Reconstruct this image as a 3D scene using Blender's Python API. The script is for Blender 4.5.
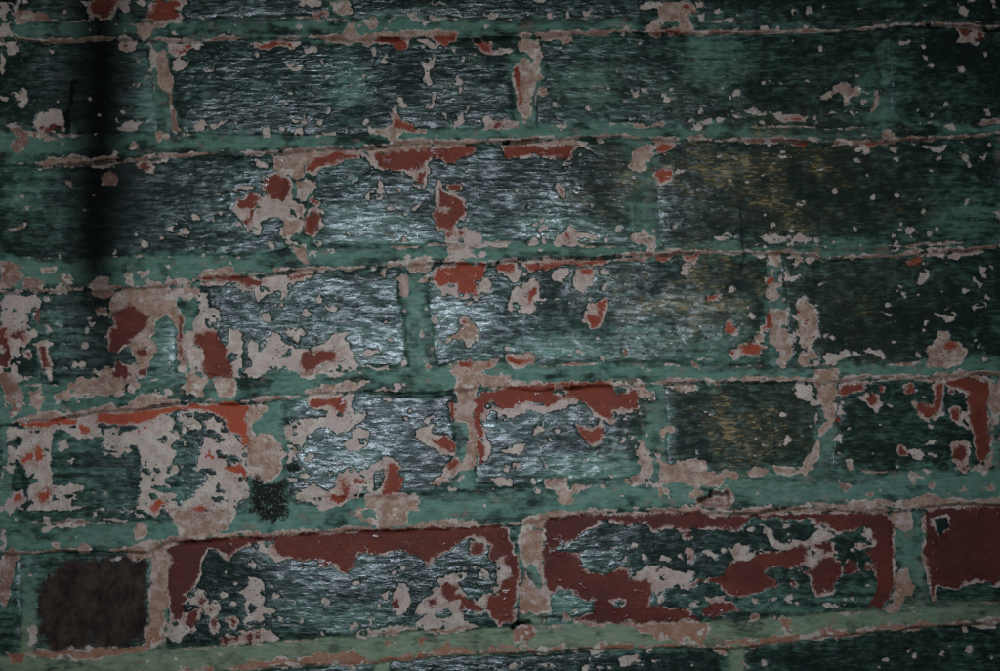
import bpy, math, random
import numpy as np
from mathutils import Vector

for o in list(bpy.data.objects):
    bpy.data.objects.remove(o, do_unlink=True)
sc = bpy.context.scene
COL = sc.collection

# ------------------------------------------------------------------ scale, camera, light
S = 0.00063            # metres on the wall per survey unit (one course is about 78 mm)
Z0 = 1.35              # height of the middle of the surveyed face above the ground
DIST = 0.85            # camera to wall
ELEV, AZIM = math.radians(16.0), math.radians(-3.8)    # light: low, from behind the camera, a little left
LDIR = Vector((math.sin(AZIM) * math.cos(ELEV), -math.cos(AZIM) * math.cos(ELEV), math.sin(ELEV)))
RISE = 0.272           # the lens sits this far below the middle of the picture (rising-front shift)

cam_d = bpy.data.cameras.new('camera')
cam = bpy.data.objects.new('camera', cam_d)
COL.objects.link(cam)
cam.location = (0.0, -DIST, Z0 - RISE)
cam.rotation_euler = (math.radians(90), 0, 0)
cam_d.sensor_width = 36.0
cam_d.lens = 36.0 * DIST / (1000 * S)
cam_d.shift_y = RISE / (1000 * S)
cam_d.clip_start = 0.02
cam_d.clip_end = 500
sc.camera = cam

world = bpy.data.worlds.new('World')
sc.world = world
world.use_nodes = True
wn = world.node_tree.nodes
wl = world.node_tree.links
sky = wn.new('ShaderNodeTexSky')
sky.sky_type = 'NISHITA'
sky.sun_disc = False
sky.sun_elevation = ELEV
sky.sun_rotation = math.radians(180) + AZIM
wn['Background'].inputs['Strength'].default_value = 0.10
wl.new(sky.outputs[0], wn['Background'].inputs['Color'])

sun_d = bpy.data.lights.new('sun', 'SUN')
sun_d.energy = 2.0
sun_d.angle = math.radians(10)
sun_d.color = (1.0, 0.995, 0.99)
sun = bpy.data.objects.new('sun', sun_d)
COL.objects.link(sun)
sun.rotation_euler = LDIR.to_track_quat('Z', 'Y').to_euler()
sun.location = (-1, -6, 4)

sc.view_settings.view_transform = 'Standard'
sc.view_settings.look = 'None'
sc.view_settings.gamma = 1.0
sc.view_settings.exposure = 0.12
sc.view_settings.use_curve_mapping = False

# ------------------------------------------------------------------ wear survey of the wall face
# Outlines of lost paint, surveyed square by square on the wall face; units: 1/3.835 of S (0.63 mm).
#   W white undercoat bared   M the same, mottled   R red brick bared   Q red, speckled
#   P bare sandy mortar   N the same, mottled       D brown mortar        H paint that survived inside a loss   B tar
#   w / r / p  small round spots: x, y, radius, x, y, radius ...
SURVEY = {
(0, 0): [
 ('M',0,0,90,0,95,15,60,40,45,25,0,30), ('D',35,55,90,42,180,52,195,70,150,85,60,92), ('W',0,25,30,30,40,60,20,85,0,85),
 ('M',5,95,40,90,60,130,75,180,60,220,30,215,0,160), ('W',0,215,18,225,25,280,10,300,0,300), ('W',300,0,365,0,362,24,330,28),
 ('W',350,0,460,0,440,60,420,85,350,70,335,45), ('R',365,0,450,0,430,40,410,70,360,65,345,45), ('W',440,20,465,0,500,0,500,35,470,40,445,30), ('w',540,8,14),
 ('W',580,0,710,0,718,20,690,40,700,75,600,82,535,75,570,50), ('R',600,0,695,0,690,20,660,35,690,70,600,78,560,65,590,40),
 ('P',470,95,540,85,590,90,655,82,640,100,590,110,575,140,545,150,525,130,530,100), ('W',450,150,480,130,525,150,515,180,490,200,460,190), ('Q',470,155,500,160,490,185),
 ('W',545,165,580,155,590,190,620,230,630,275,615,285,590,255,570,280,565,240,575,200), ('P',600,200,640,180,650,240,660,330,630,350,605,320,595,260),
 ('D',640,330,660,340,670,430,690,490,715,515,690,530,665,500,650,420), ('W',650,165,780,165,785,185,730,190,700,210,670,220,655,200), ('Q',670,195,700,175,740,175,690,205),
 ('W',660,235,690,215,700,235,728,240,720,265,690,280,665,270), ('W',768,258,785,248,812,265,808,282,775,280),
 ('W',50,350,80,360,98,340,110,370,145,385,130,410,110,400,80,418,70,400,80,390,55,375), ('W',120,470,150,450,190,430,235,420,250,440,248,490,210,500,150,500), ('Q',150,485,190,472,240,480,240,497,170,498),
 ('W',0,370,28,375,25,390,0,388), ('D',30,480,60,470,110,505,180,515,230,540,190,545,110,525,100,570,60,590,40,560,60,530), ('W',445,495,490,465,520,452,552,460,545,485,510,500),
 ('p',520,560,12,605,522,14,640,520,10), ('W',750,480,785,460,800,475,840,470,870,460,820,495,770,510),
 ('P',135,625,200,610,320,610,400,625,500,608,650,612,640,630,500,625,400,635,300,620,180,640), ('Q',530,635,590,635,585,652,545,650), ('W',925,585,997,582,997,600,940,605),
 ('w',190,200,6,345,380,7,380,440,8,475,427,9,60,40,8,450,460,10,30,430,10,248,48,6)],
(250, 0): [
 ('W',185,0,275,0,270,25,230,35,195,15), ('P',310,0,388,0,385,50,345,40,315,20), ('R',245,58,290,52,285,65,250,68),
 ('W',-10,155,60,152,170,155,185,165,160,185,120,192,100,182,40,188,-10,178), ('R',20,165,80,160,150,165,160,178,90,180,30,182), ('W',205,185,255,185,250,200,215,210), ('W',145,240,220,238,210,255,180,268,150,255),
 ('P',285,155,350,140,375,90,395,85,410,125,430,135,520,120,600,122,640,115,680,125,800,125,800,145,700,140,600,148,440,150,380,165,290,165),
 ('R',440,158,540,140,610,148,605,165,590,190,570,190,545,165,440,163), ('R',695,140,798,132,785,150,755,160,750,180,720,160), ('W',645,160,680,155,750,190,700,190,660,175), ('W',770,190,790,190,785,205),
 ('W',855,150,935,165,930,190,997,205,997,215,890,200,865,175), ('R',865,155,930,180,920,200,885,195), ('P',415,75,480,65,485,100,455,118,445,95,420,88), ('W',600,45,660,45,740,60,745,75,690,80,670,95,620,80,605,65),
 ('W',885,50,920,40,960,50,955,65,900,60), ('w',545,68,12,185,103,14,915,103,9,712,8,12,735,10,10), ('W',460,185,480,190,480,220,468,215), ('W',500,225,535,208,530,240,505,245),
 ('M',665,245,700,240,705,290,718,310,700,330,710,350,708,420,680,430,678,400,690,370,670,340,668,290), ('w',165,362,8,108,330,7,390,325,6,443,290,7,580,375,12,590,402,12,145,400,8,800,318,14,808,350,10,25,215,7,120,495,8),
 ('W',52,490,75,480,82,525,50,525), ('W',160,515,195,490,205,515,175,522), ('W',190,470,215,455,220,475,200,482), ('W',205,430,218,428,218,450), ('W',255,460,285,458,280,480,262,478), ('W',255,510,320,500,322,512,260,518), ('W',340,505,370,500,368,512,345,515),
 ('P',465,495,540,490,545,430,560,415,575,455,610,480,675,490,670,510,580,515,560,545,540,545,530,520), ('R',540,495,550,455,575,460,590,480,610,480,660,495,620,505),
 ('W',750,455,820,445,825,470,800,490,780,500,785,475), ('W',838,410,850,412,838,440,828,438), ('W',895,460,920,445,940,465,997,460,997,480,950,500,895,490), ('R',930,485,970,470,960,495),
 ('P',100,600,160,575,300,570,410,570,440,560,560,565,700,550,800,540,885,530,880,550,780,570,640,575,540,585,440,580,420,590,250,595,200,640,150,671,110,671,90,640),
 ('R',220,640,245,600,330,590,410,585,405,598,330,615,250,660,215,655), ('R',470,590,560,580,700,572,870,560,865,585,800,610,790,630,760,630,740,610,700,600,670,630,640,655,560,655,510,640,490,610),
 ('W',410,590,450,590,490,620,520,650,480,640,440,600), ('W',890,535,960,540,997,545,997,555,920,548), ('P',30,620,80,622,75,640,35,638), ('W',640,650,680,640,690,671,645,671)],
(500, 0): [
 ('W',530,25,560,5,620,0,640,10,600,25,560,35), ('P',610,0,730,0,745,35,720,45,710,60,735,120,600,135,555,128,560,105,590,80,620,60,610,30), ('H',610,85,680,75,680,105,620,112),
 ('R',580,125,690,118,735,125,600,135), ('Q',700,10,740,20,730,45), ('W',755,50,775,45,780,85,765,85), ('w',765,15,12,835,50,10,875,75,9,182,65,10,150,5,14,118,50,7), ('W',875,125,890,110,915,115,890,128),
 ('W',225,45,275,40,280,60,240,65), ('W',318,50,352,42,350,60,325,68), ('W',475,100,505,95,500,115), ('P',155,155,180,135,240,120,235,140,180,165), ('P',232,145,275,140,280,160,245,165),
 ('P',55,175,90,150,155,150,160,190,165,215,150,240,160,290,165,305,140,310,130,320,125,400,135,440,100,448,80,425,70,405,62,330,45,280,60,250,80,240,90,210), ('H',80,200,100,195,130,230,125,250,105,225),
 ('R',52,260,80,250,80,310,75,330,85,395,70,400,65,340), ('W',0,180,45,205,40,218,0,205), ('P',145,335,175,340,190,370,160,380,145,365), ('W',220,490,255,475,250,500,225,500), ('w',235,455,10,212,405,10,470,130,8,518,128,6),
 ('W',0,465,70,458,65,475,0,490), ('P',10,545,120,542,190,540,280,530,340,548,320,558,200,555,30,560), ('R',20,565,150,562,300,558,280,580,270,600,235,608,200,590,160,592,100,600,40,605,20,595),
 ('W',355,535,380,530,395,550,375,558), ('W',315,568,360,565,350,582,330,582), ('w',250,632,8,268,632,9,540,168,6,792,270,8,905,360,13,770,420,9), ('W',500,357,527,350,525,372,505,372), ('W',535,345,560,342,558,358,540,358), ('W',605,365,620,360,655,378,645,395,618,392),
 ('P',500,475,550,470,560,480,625,465,620,485,560,490,510,488), ('W',765,465,800,455,820,465,800,480,770,480), ('W',828,455,850,445,860,460,835,470), ('W',870,445,910,435,925,450,890,465), ('w',757,485,12), ('W',940,415,960,408,997,430,997,445,960,435),
 ('D',720,528,775,530,770,545,730,543), ('P',510,580,540,560,590,540,630,535,685,550,640,590,590,590,560,620,555,645,520,650,500,630), ('R',590,565,640,548,665,555,630,590,600,585), ('W',670,655,710,652,705,668,675,668)],
(740, 0): [
 ('w',210,48,9,140,103,10,90,108,7,255,108,8,300,188,9,625,155,12,700,180,10,707,215,9,730,250,9,855,265,12,940,210,9,410,248,10,450,290,8,785,400,10,95,318,9,122,320,10), ('W',245,35,265,28,272,45,255,55),
 ('W',840,40,860,25,880,45,870,70,840,60), ('W',865,0,910,0,900,15,870,15), ('W',970,0,985,0,980,35,968,30), ('W',830,100,880,95,940,105,940,140,900,175,880,160,835,165,850,140), ('R',830,110,890,110,880,140,850,130), ('R',920,110,940,120,920,155,900,150),
 ('P',315,370,360,345,395,320,430,335,465,340,460,360,430,360,415,410,400,410,390,365,370,365,335,378), ('W',310,415,350,420,395,430,380,435,320,428), ('W',425,430,455,435,440,455), ('W',450,380,480,380,465,400), ('P',505,365,530,350,542,375,535,410,515,430,510,395),
 ('W',25,415,50,408,80,430,120,435,100,445,50,440), ('W',120,440,150,428,200,435,260,455,250,470,200,472,140,465), ('Q',150,450,240,460,200,468), ('W',725,465,750,458,760,475), ('W',780,480,815,470,830,500,800,505), ('W',920,465,965,455,965,470), ('w',950,432,10),
 ('D',0,535,150,535,300,540,380,548,500,545,600,540,740,525,740,535,600,550,500,555,400,552,300,548,0,545), ('R',205,548,265,548,255,558,215,558), ('R',485,548,515,548,500,565), ('D',550,500,580,500,590,530,545,535),
 ('W',440,570,470,555,505,565,505,590,485,600,470,575,445,580), ('W',580,560,608,565,605,588,585,580), ('w',600,612,11,455,615,11,880,628,9,285,450,7), ('W',735,600,775,595,770,615,750,618), ('W',650,545,690,550,665,565), ('W',700,560,790,562,780,580,720,572), ('W',835,580,880,590,870,612,850,605), ('W',920,590,945,578,930,620,910,615), ('W',135,590,170,595,200,598,160,605)],
(0, 165): [
 ('D',390,30,420,25,455,55,440,80,390,80), ('P',150,0,300,0,440,0,440,15,380,10,200,8), ('W',530,0,600,0,590,35,560,30), ('D',245,60,265,65,290,90,265,80), ('D',30,240,105,232,100,245,50,255), ('W',832,110,850,98,860,108,845,125), ('W',880,95,920,78,975,85,965,100,920,110,885,108),
 ('W',905,155,930,125,970,112,1010,120,1010,275,960,270,950,245,905,240,915,210,895,180), ('Q',915,140,960,120,997,135,990,165,960,160,920,175), ('R',940,220,968,200,970,230,945,238), ('Q',975,170,997,165,997,190),
 ('W',725,195,750,185,770,205,740,212), ('W',693,250,720,245,732,262,712,276,695,270), ('w',655,248,10,550,312,12,710,200,7), ('W',795,215,815,208,820,225), ('W',835,180,885,185,850,195),
 ('D',0,365,60,370,100,390,60,400,100,430,40,470,0,480), ('P',80,395,100,390,95,405), ('P',160,390,210,395,200,410,165,415), ('D',90,450,130,435,170,455,150,490,95,480), ('D',230,430,260,415,300,450,270,475,240,460),
 ('M',0,500,40,490,80,500,150,505,200,470,270,465,270,490,210,510,170,545,130,560,110,600,100,671,0,671), ('R',45,655,80,630,100,671,50,671), ('Q',0,630,30,640,40,671,0,671), ('R',135,560,150,555,160,600,140,590), ('W',170,610,190,600,200,630,185,650),
 ('D',335,480,380,425,430,440,420,475,440,500,400,520,360,505), ('D',360,550,400,540,430,580,380,580), ('P',480,430,500,415,520,440,500,465), ('P',540,410,570,400,580,420,550,430),
 ('N',430,500,500,475,580,470,640,460,720,470,760,490,740,530,690,520,700,580,690,671,420,671,440,600,420,520), ('H',690,520,740,510,765,550,740,580,700,570), ('H',600,600,640,580,655,600,690,640,695,690,560,690,600,650), ('R',440,560,490,545,500,525,520,550,580,590,560,630,500,671,450,671),
 ('W',750,490,790,500,800,540,840,560,840,640,810,671,740,671,740,600,765,560), ('R',740,650,830,650,840,671,745,671), ('R',683,570,692,570,692,671,685,671), ('P',755,435,790,410,880,390,900,400,890,430,800,440), ('R',760,435,830,430,940,425,997,450,997,465,950,470,920,445,800,442),
 ('W',755,455,800,450,900,450,950,475,1010,480,1010,490,940,485,880,465,770,465), ('w',340,640,8,235,610,7)],
(250, 165): [
 ('W',-10,120,50,125,45,50,90,30,150,40,165,75,155,130,210,150,205,240,165,270,140,270,110,210,70,195,40,230,30,275,-10,260), ('R',50,65,85,38,140,48,155,90,120,140,85,130,60,100), ('Q',0,135,30,135,25,160,0,160), ('R',0,175,15,180,10,220,0,225),
 ('P',120,0,205,0,205,40,170,50,150,35,125,15), ('P',170,50,210,60,265,70,240,110,220,100,200,140,180,120), ('P',110,180,150,150,205,150,210,220,180,240,165,272,130,265), ('H',150,170,172,168,175,190,155,192), ('R',220,0,300,0,270,20,225,25),
 ('W',230,125,265,122,268,150,240,152), ('r',248,137,7), ('R',225,190,250,175,272,185,270,230,230,275,212,265), ('P',150,290,180,300,215,320,220,375,190,370,165,330), ('w',80,312,14,248,335,14,305,330,9,262,295,8,405,65,9,362,55,7,375,268,9,545,272,8,592,290,8,555,165,7,580,95,10,540,165,6),
 ('W',440,120,485,95,492,62,505,75,520,100,515,135,470,145), ('R',500,0,640,0,640,18,580,15,520,12), ('R',645,35,670,30,668,75,645,70), ('W',630,160,660,140,655,160,635,170),
 ('W',710,120,720,55,735,60,745,90,790,110,835,135,830,200,800,230,850,255,865,250,895,290,997,285,997,310,880,315,750,300,745,260,715,240,700,180,725,170), ('R',735,80,750,110,800,130,825,180,790,210,770,255,735,240,705,195,715,175,760,185,770,165,730,160), ('R',768,75,800,60,818,85,790,100,770,95), ('Q',750,262,815,262,810,275,760,275),
 ('P',755,300,860,305,860,360,780,370,745,375,760,340), ('P',595,375,680,360,715,370,700,410,620,412,600,400), ('P',625,430,690,430,690,450,630,450), ('R',705,435,730,400,800,380,905,380,890,430,865,440,865,505,830,490,795,470,800,450,760,455,740,465,715,450),
 ('W',740,470,800,470,865,510,920,480,920,440,890,430,870,520,840,515,760,500,730,505), ('W',835,510,850,520,840,560,828,550), ('P',860,368,997,372,997,380,860,378), ('P',805,600,830,585,850,600,880,630,880,671,730,671,800,650), ('r',825,602,6),
 ('W',455,395,480,385,497,400,480,415), ('P',500,415,540,385,580,375,570,390,520,405,515,435,505,435), ('P',555,420,600,430,610,490,600,515,575,500,570,450), ('R',945,385,1010,380,1010,410,965,412,950,400),
 ('P',85,400,140,395,235,400,140,415,90,415), ('R',145,425,240,405,230,418,180,428), ('R',-5,455,45,445,30,465,-5,468), ('W',20,445,60,420,155,425,235,425,160,455,150,480,130,510,70,500,35,530,20,490), ('w',57,578,14,205,567,14,272,518,14,312,553,14,280,402,12,705,595,12,890,340,14,605,345,12),
 ('W',50,660,85,640,125,660,115,680,60,680), ('W',140,640,190,625,205,650,170,668), ('W',315,650,350,640,390,645,370,660,330,680,305,671)],
(500, 165): [
 ('W',-5,285,45,285,45,295,-5,310), ('W',145,240,165,225,185,228,170,250,155,255), ('W',105,285,130,265,150,285,140,298,110,298), ('W',160,270,180,268,175,295,160,290), ('W',205,295,225,255,255,245,265,235,285,255,370,270,370,290,330,295,290,315,250,310,210,310), ('Q',250,260,275,260,265,285), ('Q',300,275,330,265,325,285),
 ('R',222,85,245,95,240,118), ('R',595,35,620,10,655,25,645,55,610,65), ('W',665,28,700,25,705,35,670,40), ('P',505,0,545,0,540,20,520,18), ('P',500,260,565,255,590,300,595,335,560,340,570,300,510,285), ('D',440,355,600,340,690,330,650,345,540,365,450,360), ('D',690,338,920,335,920,342,700,345),
 ('P',0,370,200,362,415,358,418,365,300,375,100,375,0,378), ('R',-5,385,50,378,55,400,20,412,-5,410), ('R',85,380,240,375,415,362,415,380,300,378,200,392,120,405), ('W',25,425,60,405,80,410,75,430,55,450,30,440),
 ('W',40,500,60,470,120,435,145,440,155,470,150,510,195,505,165,525,130,560,60,570,25,560), ('R',105,490,130,465,145,475,130,500,115,530), ('M',210,415,250,405,255,435,220,462), ('W',275,440,290,400,370,400,355,430,360,460,320,495,290,480), ('R',295,395,350,395,345,415,320,428,300,410), ('W',380,465,405,448,420,465,395,480),
 ('W',345,540,405,505,412,530,395,590,360,632,330,610), ('R',365,530,400,510,410,525,390,570,385,600,360,625,335,600,340,575,375,575), ('W',835,275,870,255,885,270,860,290,840,290), ('w',905,277,10,885,480,10,985,650,10,130,205,7,158,208,7,158,325,10,125,345,8,457,243,8,407,288,8,405,412,10,870,62,9), ('P',968,340,997,342,997,355),
 ('W',605,365,645,345,640,380,615,375), ('R',605,360,640,342,640,352,612,370), ('R',705,345,755,350,745,368,720,360), ('W',690,400,730,370,755,365,730,395,715,430,690,420), ('W',795,500,845,495,842,522,805,525), ('R',800,505,830,500,835,515,805,520), ('R',875,598,905,640,865,640), ('W',940,580,965,570,978,590,965,600,950,590)],
(740, 165): [
 ('W',105,235,130,225,130,250,112,250), ('W',70,275,100,260,170,275,230,258,270,275,250,298,215,300,200,318,180,310,180,285,120,302), ('w',198,245,10,290,285,10,705,172,9,720,258,8,870,145,7,365,112,6,508,135,7,235,145,9,435,248,6), ('P',180,355,240,352,235,370,195,380),
 ('P',240,362,480,345,620,340,700,320,790,340,860,338,930,325,930,335,840,350,700,345,600,350,480,352,270,368), ('W',580,325,615,320,610,332), ('R',640,370,700,350,700,372,655,385), ('W',710,360,740,375,715,390,720,420,700,455,678,455,685,410), ('M',625,250,650,240,680,250,660,280,630,270),
 ('W',945,180,1010,185,1010,210,970,200), ('W',915,410,930,390,955,395,935,405,950,425,930,430), ('W',905,450,925,450,925,480,908,470), ('W',605,485,630,485,630,502,612,498), ('w',570,540,9,610,465,6), ('W',550,570,580,568,588,575,560,580), ('W',900,540,945,530,940,550,910,552),
 ('W',745,565,785,560,800,540,830,580,820,605,780,600,760,580), ('W',685,595,710,588,722,600,715,635,692,640,700,615), ('P',120,340,150,335,150,380,118,380), ('P',70,340,95,348,80,358), ('P',108,440,125,410,130,450,155,460,145,475,160,510,120,510,100,490), ('r',118,440,8),
 ('W',150,405,170,405,185,420,230,425,210,445,160,442), ('P',125,555,180,560,180,620,205,640,205,680,115,680), ('R',105,580,120,545,125,620,80,635,105,610), ('P',215,510,245,498,265,540,290,560,298,600,305,630,300,660,230,680,215,640,225,600,205,590,235,570), ('Q',240,560,275,580,270,620,255,610), ('W',20,580,45,570,55,590,40,600), ('w',350,660,9,315,650,7), ('P',50,655,90,650,100,675,60,675)],
(0, 330): [
 ('M',0,0,80,0,130,0,150,30,110,45,90,90,60,130,70,180,120,170,90,200,40,190,50,130,0,160), ('Q',0,20,30,30,50,80,40,140,0,150), ('R',60,0,95,0,90,40,65,30), ('r',112,98,10), ('W',145,55,185,38,215,50,190,70,205,150,200,200,185,195,180,140,160,130), ('R',160,75,180,70,190,140,170,150),
 ('D',0,150,40,170,80,240,90,300,40,340,20,250,0,200), ('P',100,240,150,220,170,270,160,320,110,290), ('R',430,-10,500,-10,490,50,450,80,425,70), ('N',500,-5,560,-5,580,40,610,70,590,110,570,140,560,180,510,170,520,130,480,110,510,90,480,70), ('R',520,80,560,70,565,95,530,110), ('R',530,150,565,140,560,175,535,175),
 ('N',205,270,290,190,370,170,420,140,480,130,550,190,500,235,440,250,340,250,260,275), ('Q',410,165,450,125,510,155,500,185,440,190), ('P',515,270,550,240,600,250,700,265,690,290,600,290,520,300,440,300),
 ('P',60,350,150,320,300,305,440,295,520,290,620,290,700,290,690,305,600,310,470,320,330,325,180,340,70,360),
 ('W',30,370,120,375,200,365,300,380,380,370,470,380,560,345,640,325,700,315,770,310,830,330,880,395,940,450,945,640,900,690,0,690,0,560,30,480,20,400),
 ('H',200,440,215,395,240,385,280,410,330,420,390,430,405,480,450,495,480,480,510,455,540,460,545,560,550,610,530,690,380,690,330,690,250,600,215,610,195,540), ('W',225,430,250,425,255,450,235,470), ('W',260,500,275,488,270,515), ('W',215,625,260,590,330,600,330,615,260,635),
 ('H',635,330,690,315,700,380,660,390,670,350), ('H',700,350,730,330,780,360,800,390,845,405,830,420,790,410,760,480,755,545,790,560,780,600,740,640,700,650,690,671,650,671,610,640,590,620,590,600,620,620,640,575,680,550,700,520,670,500,690,450,670,430,700,410,720,390),
 ('W',700,335,740,330,775,370,760,385,720,375,700,360), ('M',690,520,700,430,712,430,708,500), ('H',385,375,410,360,430,375,400,395), ('H',455,385,510,365,530,370,490,400,460,405), ('H',0,600,20,540,60,560,50,500,90,520,100,560,130,540,110,600,120,680,80,680,70,630,30,640,0,680), ('H',60,400,90,420,70,450,40,450), ('H',800,630,850,640,870,660,830,665), ('H',860,490,900,480,930,500,880,510),
 ('R',85,355,180,345,290,335,290,355,170,372,90,365), ('R',370,325,470,320,600,305,700,295,780,285,860,280,948,285,948,440,935,455,920,400,890,395,870,350,820,315,760,305,690,310,620,325,540,350,470,370,430,362,370,365), ('R',300,370,340,370,335,390,305,395), ('W',290,330,370,320,375,360,380,380,340,390,300,430,270,410,290,380),
 ('Q',780,490,810,470,860,500,820,510), ('Q',870,530,935,510,940,560,890,550), ('Q',80,490,150,450,170,490,140,515,90,510), ('R',50,640,80,620,85,655,55,660), ('R',150,640,180,610,190,650,160,655), ('Q',510,390,550,380,530,415),
 ('P',945,290,1010,300,1010,560,950,560), ('H',965,360,1010,330,1010,400,960,390), ('B',930,570,1010,560,1010,640,940,640,960,600),
 ('N',685,0,700,0,705,150,750,160,780,180,780,250,720,260,700,220,715,180,690,140), ('R',685,0,692,0,705,120,695,110), ('W',710,-5,760,-5,740,50,780,70,790,180,730,150,705,80), ('R',745,10,830,10,850,50,875,70,860,100,890,130,890,175,800,180,780,150,790,100,770,60,745,45), ('W',880,-5,925,-5,925,140,900,180,890,140,870,90),
 ('P',800,185,890,180,900,250,840,265,820,210), ('W',930,160,960,140,950,60,960,40,990,50,990,160,1010,185,920,170), ('w',650,237,14,325,65,14,290,130,9,255,130,8,320,130,10)],
(250, 330): [
 ('W',-10,170,20,120,50,50,90,10,130,40,150,65,200,75,250,80,290,50,330,10,380,60,400,110,430,140,370,160,330,180,290,170,260,190,210,190,180,160,150,150,90,155,30,185,-10,180), ('W',430,138,530,140,525,152,440,150), ('W',130,0,200,0,195,30,180,65,170,40), ('R',185,120,210,90,250,100,280,80,330,100,330,125,280,120,250,150,210,165), ('P',180,165,270,150,260,190,200,190), ('W',410,90,490,70,500,85,450,105),
 ('P',225,245,290,210,370,195,450,205,400,235,320,245,240,255), ('W',215,265,250,245,400,240,390,290,400,320,475,320,440,345,400,370,370,400,330,410,290,375,250,385,215,400,220,430,190,460,180,500,150,520,150,470,130,420,130,360,170,350,260,340,300,310,240,300), ('R',225,275,240,255,300,270,360,260,375,290,350,325,330,310,310,290,240,298),
 ('W',400,400,420,375,450,380,445,440,420,470,380,465,350,440,400,425), ('W',500,275,525,265,515,285), ('P',-5,285,80,285,70,305,40,320,20,355,-5,365), ('P',-5,395,60,400,110,430,125,480,125,530,80,570,50,590,-5,540), ('p',152,398,13,165,468,10),
 ('B',-5,560,30,550,60,590,130,580,140,620,120,671,-5,671), ('B',145,520,190,510,190,545,150,545), ('W',320,600,345,550,390,535,440,540,480,500,530,485,570,510,560,560,520,600,490,640,430,600,420,640,370,655,300,660,190,655,180,630,240,595,290,620), ('H',480,545,510,530,525,570,500,600,475,610), ('w',425,612,7),
 ('R',525,520,550,505,575,530,575,560,597,575,570,620,545,630,500,630,520,595,535,560), ('R',345,575,365,570,360,600,380,600,375,650,320,655,300,635,350,625), ('Q',400,572,450,570,445,580,405,580), ('W',140,560,210,555,230,575,160,585), ('P',470,635,630,640,650,690,460,690),
 ('P',765,140,850,150,880,190,860,240,860,360,870,500,860,530,800,530,830,470,840,350,800,340,785,330,790,260,800,190), ('R',770,285,785,285,785,345,770,330), ('P',775,140,870,120,960,105,950,130,860,160), ('R',805,130,850,120,850,142,810,145), ('R',880,130,950,115,920,140), ('P',870,165,1005,170,1005,220,930,225,880,200),
 ('W',890,310,930,295,1005,310,1005,330,920,315,890,400,930,440,915,500,885,520), ('R',858,265,900,235,1005,222,1005,300,950,295,920,270,895,300,890,380,875,430,905,445,900,490,880,530,870,480,865,350), ('W',630,390,700,365,690,400,740,405,790,430,785,495,720,470,640,420), ('R',675,415,710,425,750,405,785,435,780,470,750,460,720,445),
 ('W',660,350,710,320,715,340,680,365), ('P',755,540,800,500,860,530,800,550,760,555), ('R',750,530,790,500,795,520,760,540), ('P',690,580,740,555,770,575,720,590), ('W',720,60,760,30,830,0,880,0,860,50,830,60,800,30,740,60), ('D',645,0,660,0,657,30), ('D',650,100,690,150,680,160), ('W',925,570,1005,575,1005,600,940,595), ('w',570,215,12,585,130,10,520,268,12,805,575,9,775,615,10,230,490,14,205,530,8)],
(500, 330): [
 ('W',-5,300,100,280,170,290,260,262,300,275,290,290,180,320,110,310,50,340,-5,345), ('R',-5,225,150,210,300,208,380,200,435,210,430,240,445,258,490,240,480,230,530,230,528,305,460,305,430,310,420,350,395,335,380,320,330,285,310,270,250,260,180,290,165,275,100,280,-5,295), ('H',200,232,230,220,260,240,230,245), ('P',-5,195,20,200,15,225,-5,225), ('P',0,210,300,200,420,195,450,210,530,215,530,228,440,215,300,208,100,215),
 ('P',535,195,555,215,590,260,580,280,540,250), ('R',300,370,330,375,350,388,385,370,398,395,380,430,350,430,315,405), ('P',25,100,60,95,110,75,135,100,130,130,60,135,25,120), ('R',35,110,80,105,120,125,60,132), ('w',30,70,8,65,525,12,25,540,12,125,580,8,140,615,10,470,425,10,305,88,9,305,125,6,220,388,9,485,350,8,540,320,8,560,150,8),
 ('W',135,380,170,350,180,370,165,395,140,395), ('W',10,460,60,440,100,435,100,465,60,480,20,475), ('W',160,510,185,530,175,545), ('W',-5,565,30,570,35,600,-5,600), ('P',175,580,210,575,260,565,260,590,330,590,350,600,300,615,270,640,280,671,230,660,220,620,180,600), ('W',350,595,405,588,405,600),
 ('N',525,460,560,400,550,440,560,455,600,460,610,485,640,500,650,540,720,490,770,500,800,540,860,545,905,530,905,560,830,600,780,610,750,650,720,650,745,610,700,590,655,580,645,640,625,640,605,560,595,490,575,500,590,540,585,595,570,595,550,530,555,590,520,600,450,575,500,570,545,550,530,510), ('H',575,470,590,465,600,485,575,490), ('P',610,390,640,370,665,370,670,400,640,400,620,430), ('W',490,405,520,415,510,435),
 ('P',945,540,1005,530,1005,570,950,565), ('P',640,215,680,200,740,188,735,200,680,210,660,225), ('D',665,215,700,210,760,215,740,240,690,245), ('P',740,195,850,200,930,185,930,195,840,208), ('P',930,180,1005,178,1005,200,930,200), ('W',860,95,920,75,930,95,890,130,865,110), ('R',925,75,960,55,1005,60,1005,95,940,95), ('r',882,97,7), ('R',865,-5,905,-5,895,10,870,10),
 ('P',765,110,815,115,800,122), ('D',735,120,760,130,770,155,740,140), ('P',385,105,410,105,400,122), ('D',470,75,490,80,485,108,472,100), ('D',750,660,800,630,870,610,900,650,890,680,760,680)],
(740, 330): [
 ('R',5,65,60,55,100,75,60,95,10,95), ('P',115,-5,190,-5,200,50,195,100,180,140,130,135,150,100,120,50), ('P',210,-5,300,-5,295,30,260,75,235,60), ('P',230,90,260,80,300,95,300,110,260,110,255,135,230,130), ('W',320,95,380,88,430,78,460,95,380,110,370,130,330,125), ('W',475,75,540,68,560,100,540,110,510,90,480,90), ('w',350,30,9,315,18,7,290,122,9,590,45,7,925,65,6), ('P',670,70,690,80,690,105,672,100),
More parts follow.
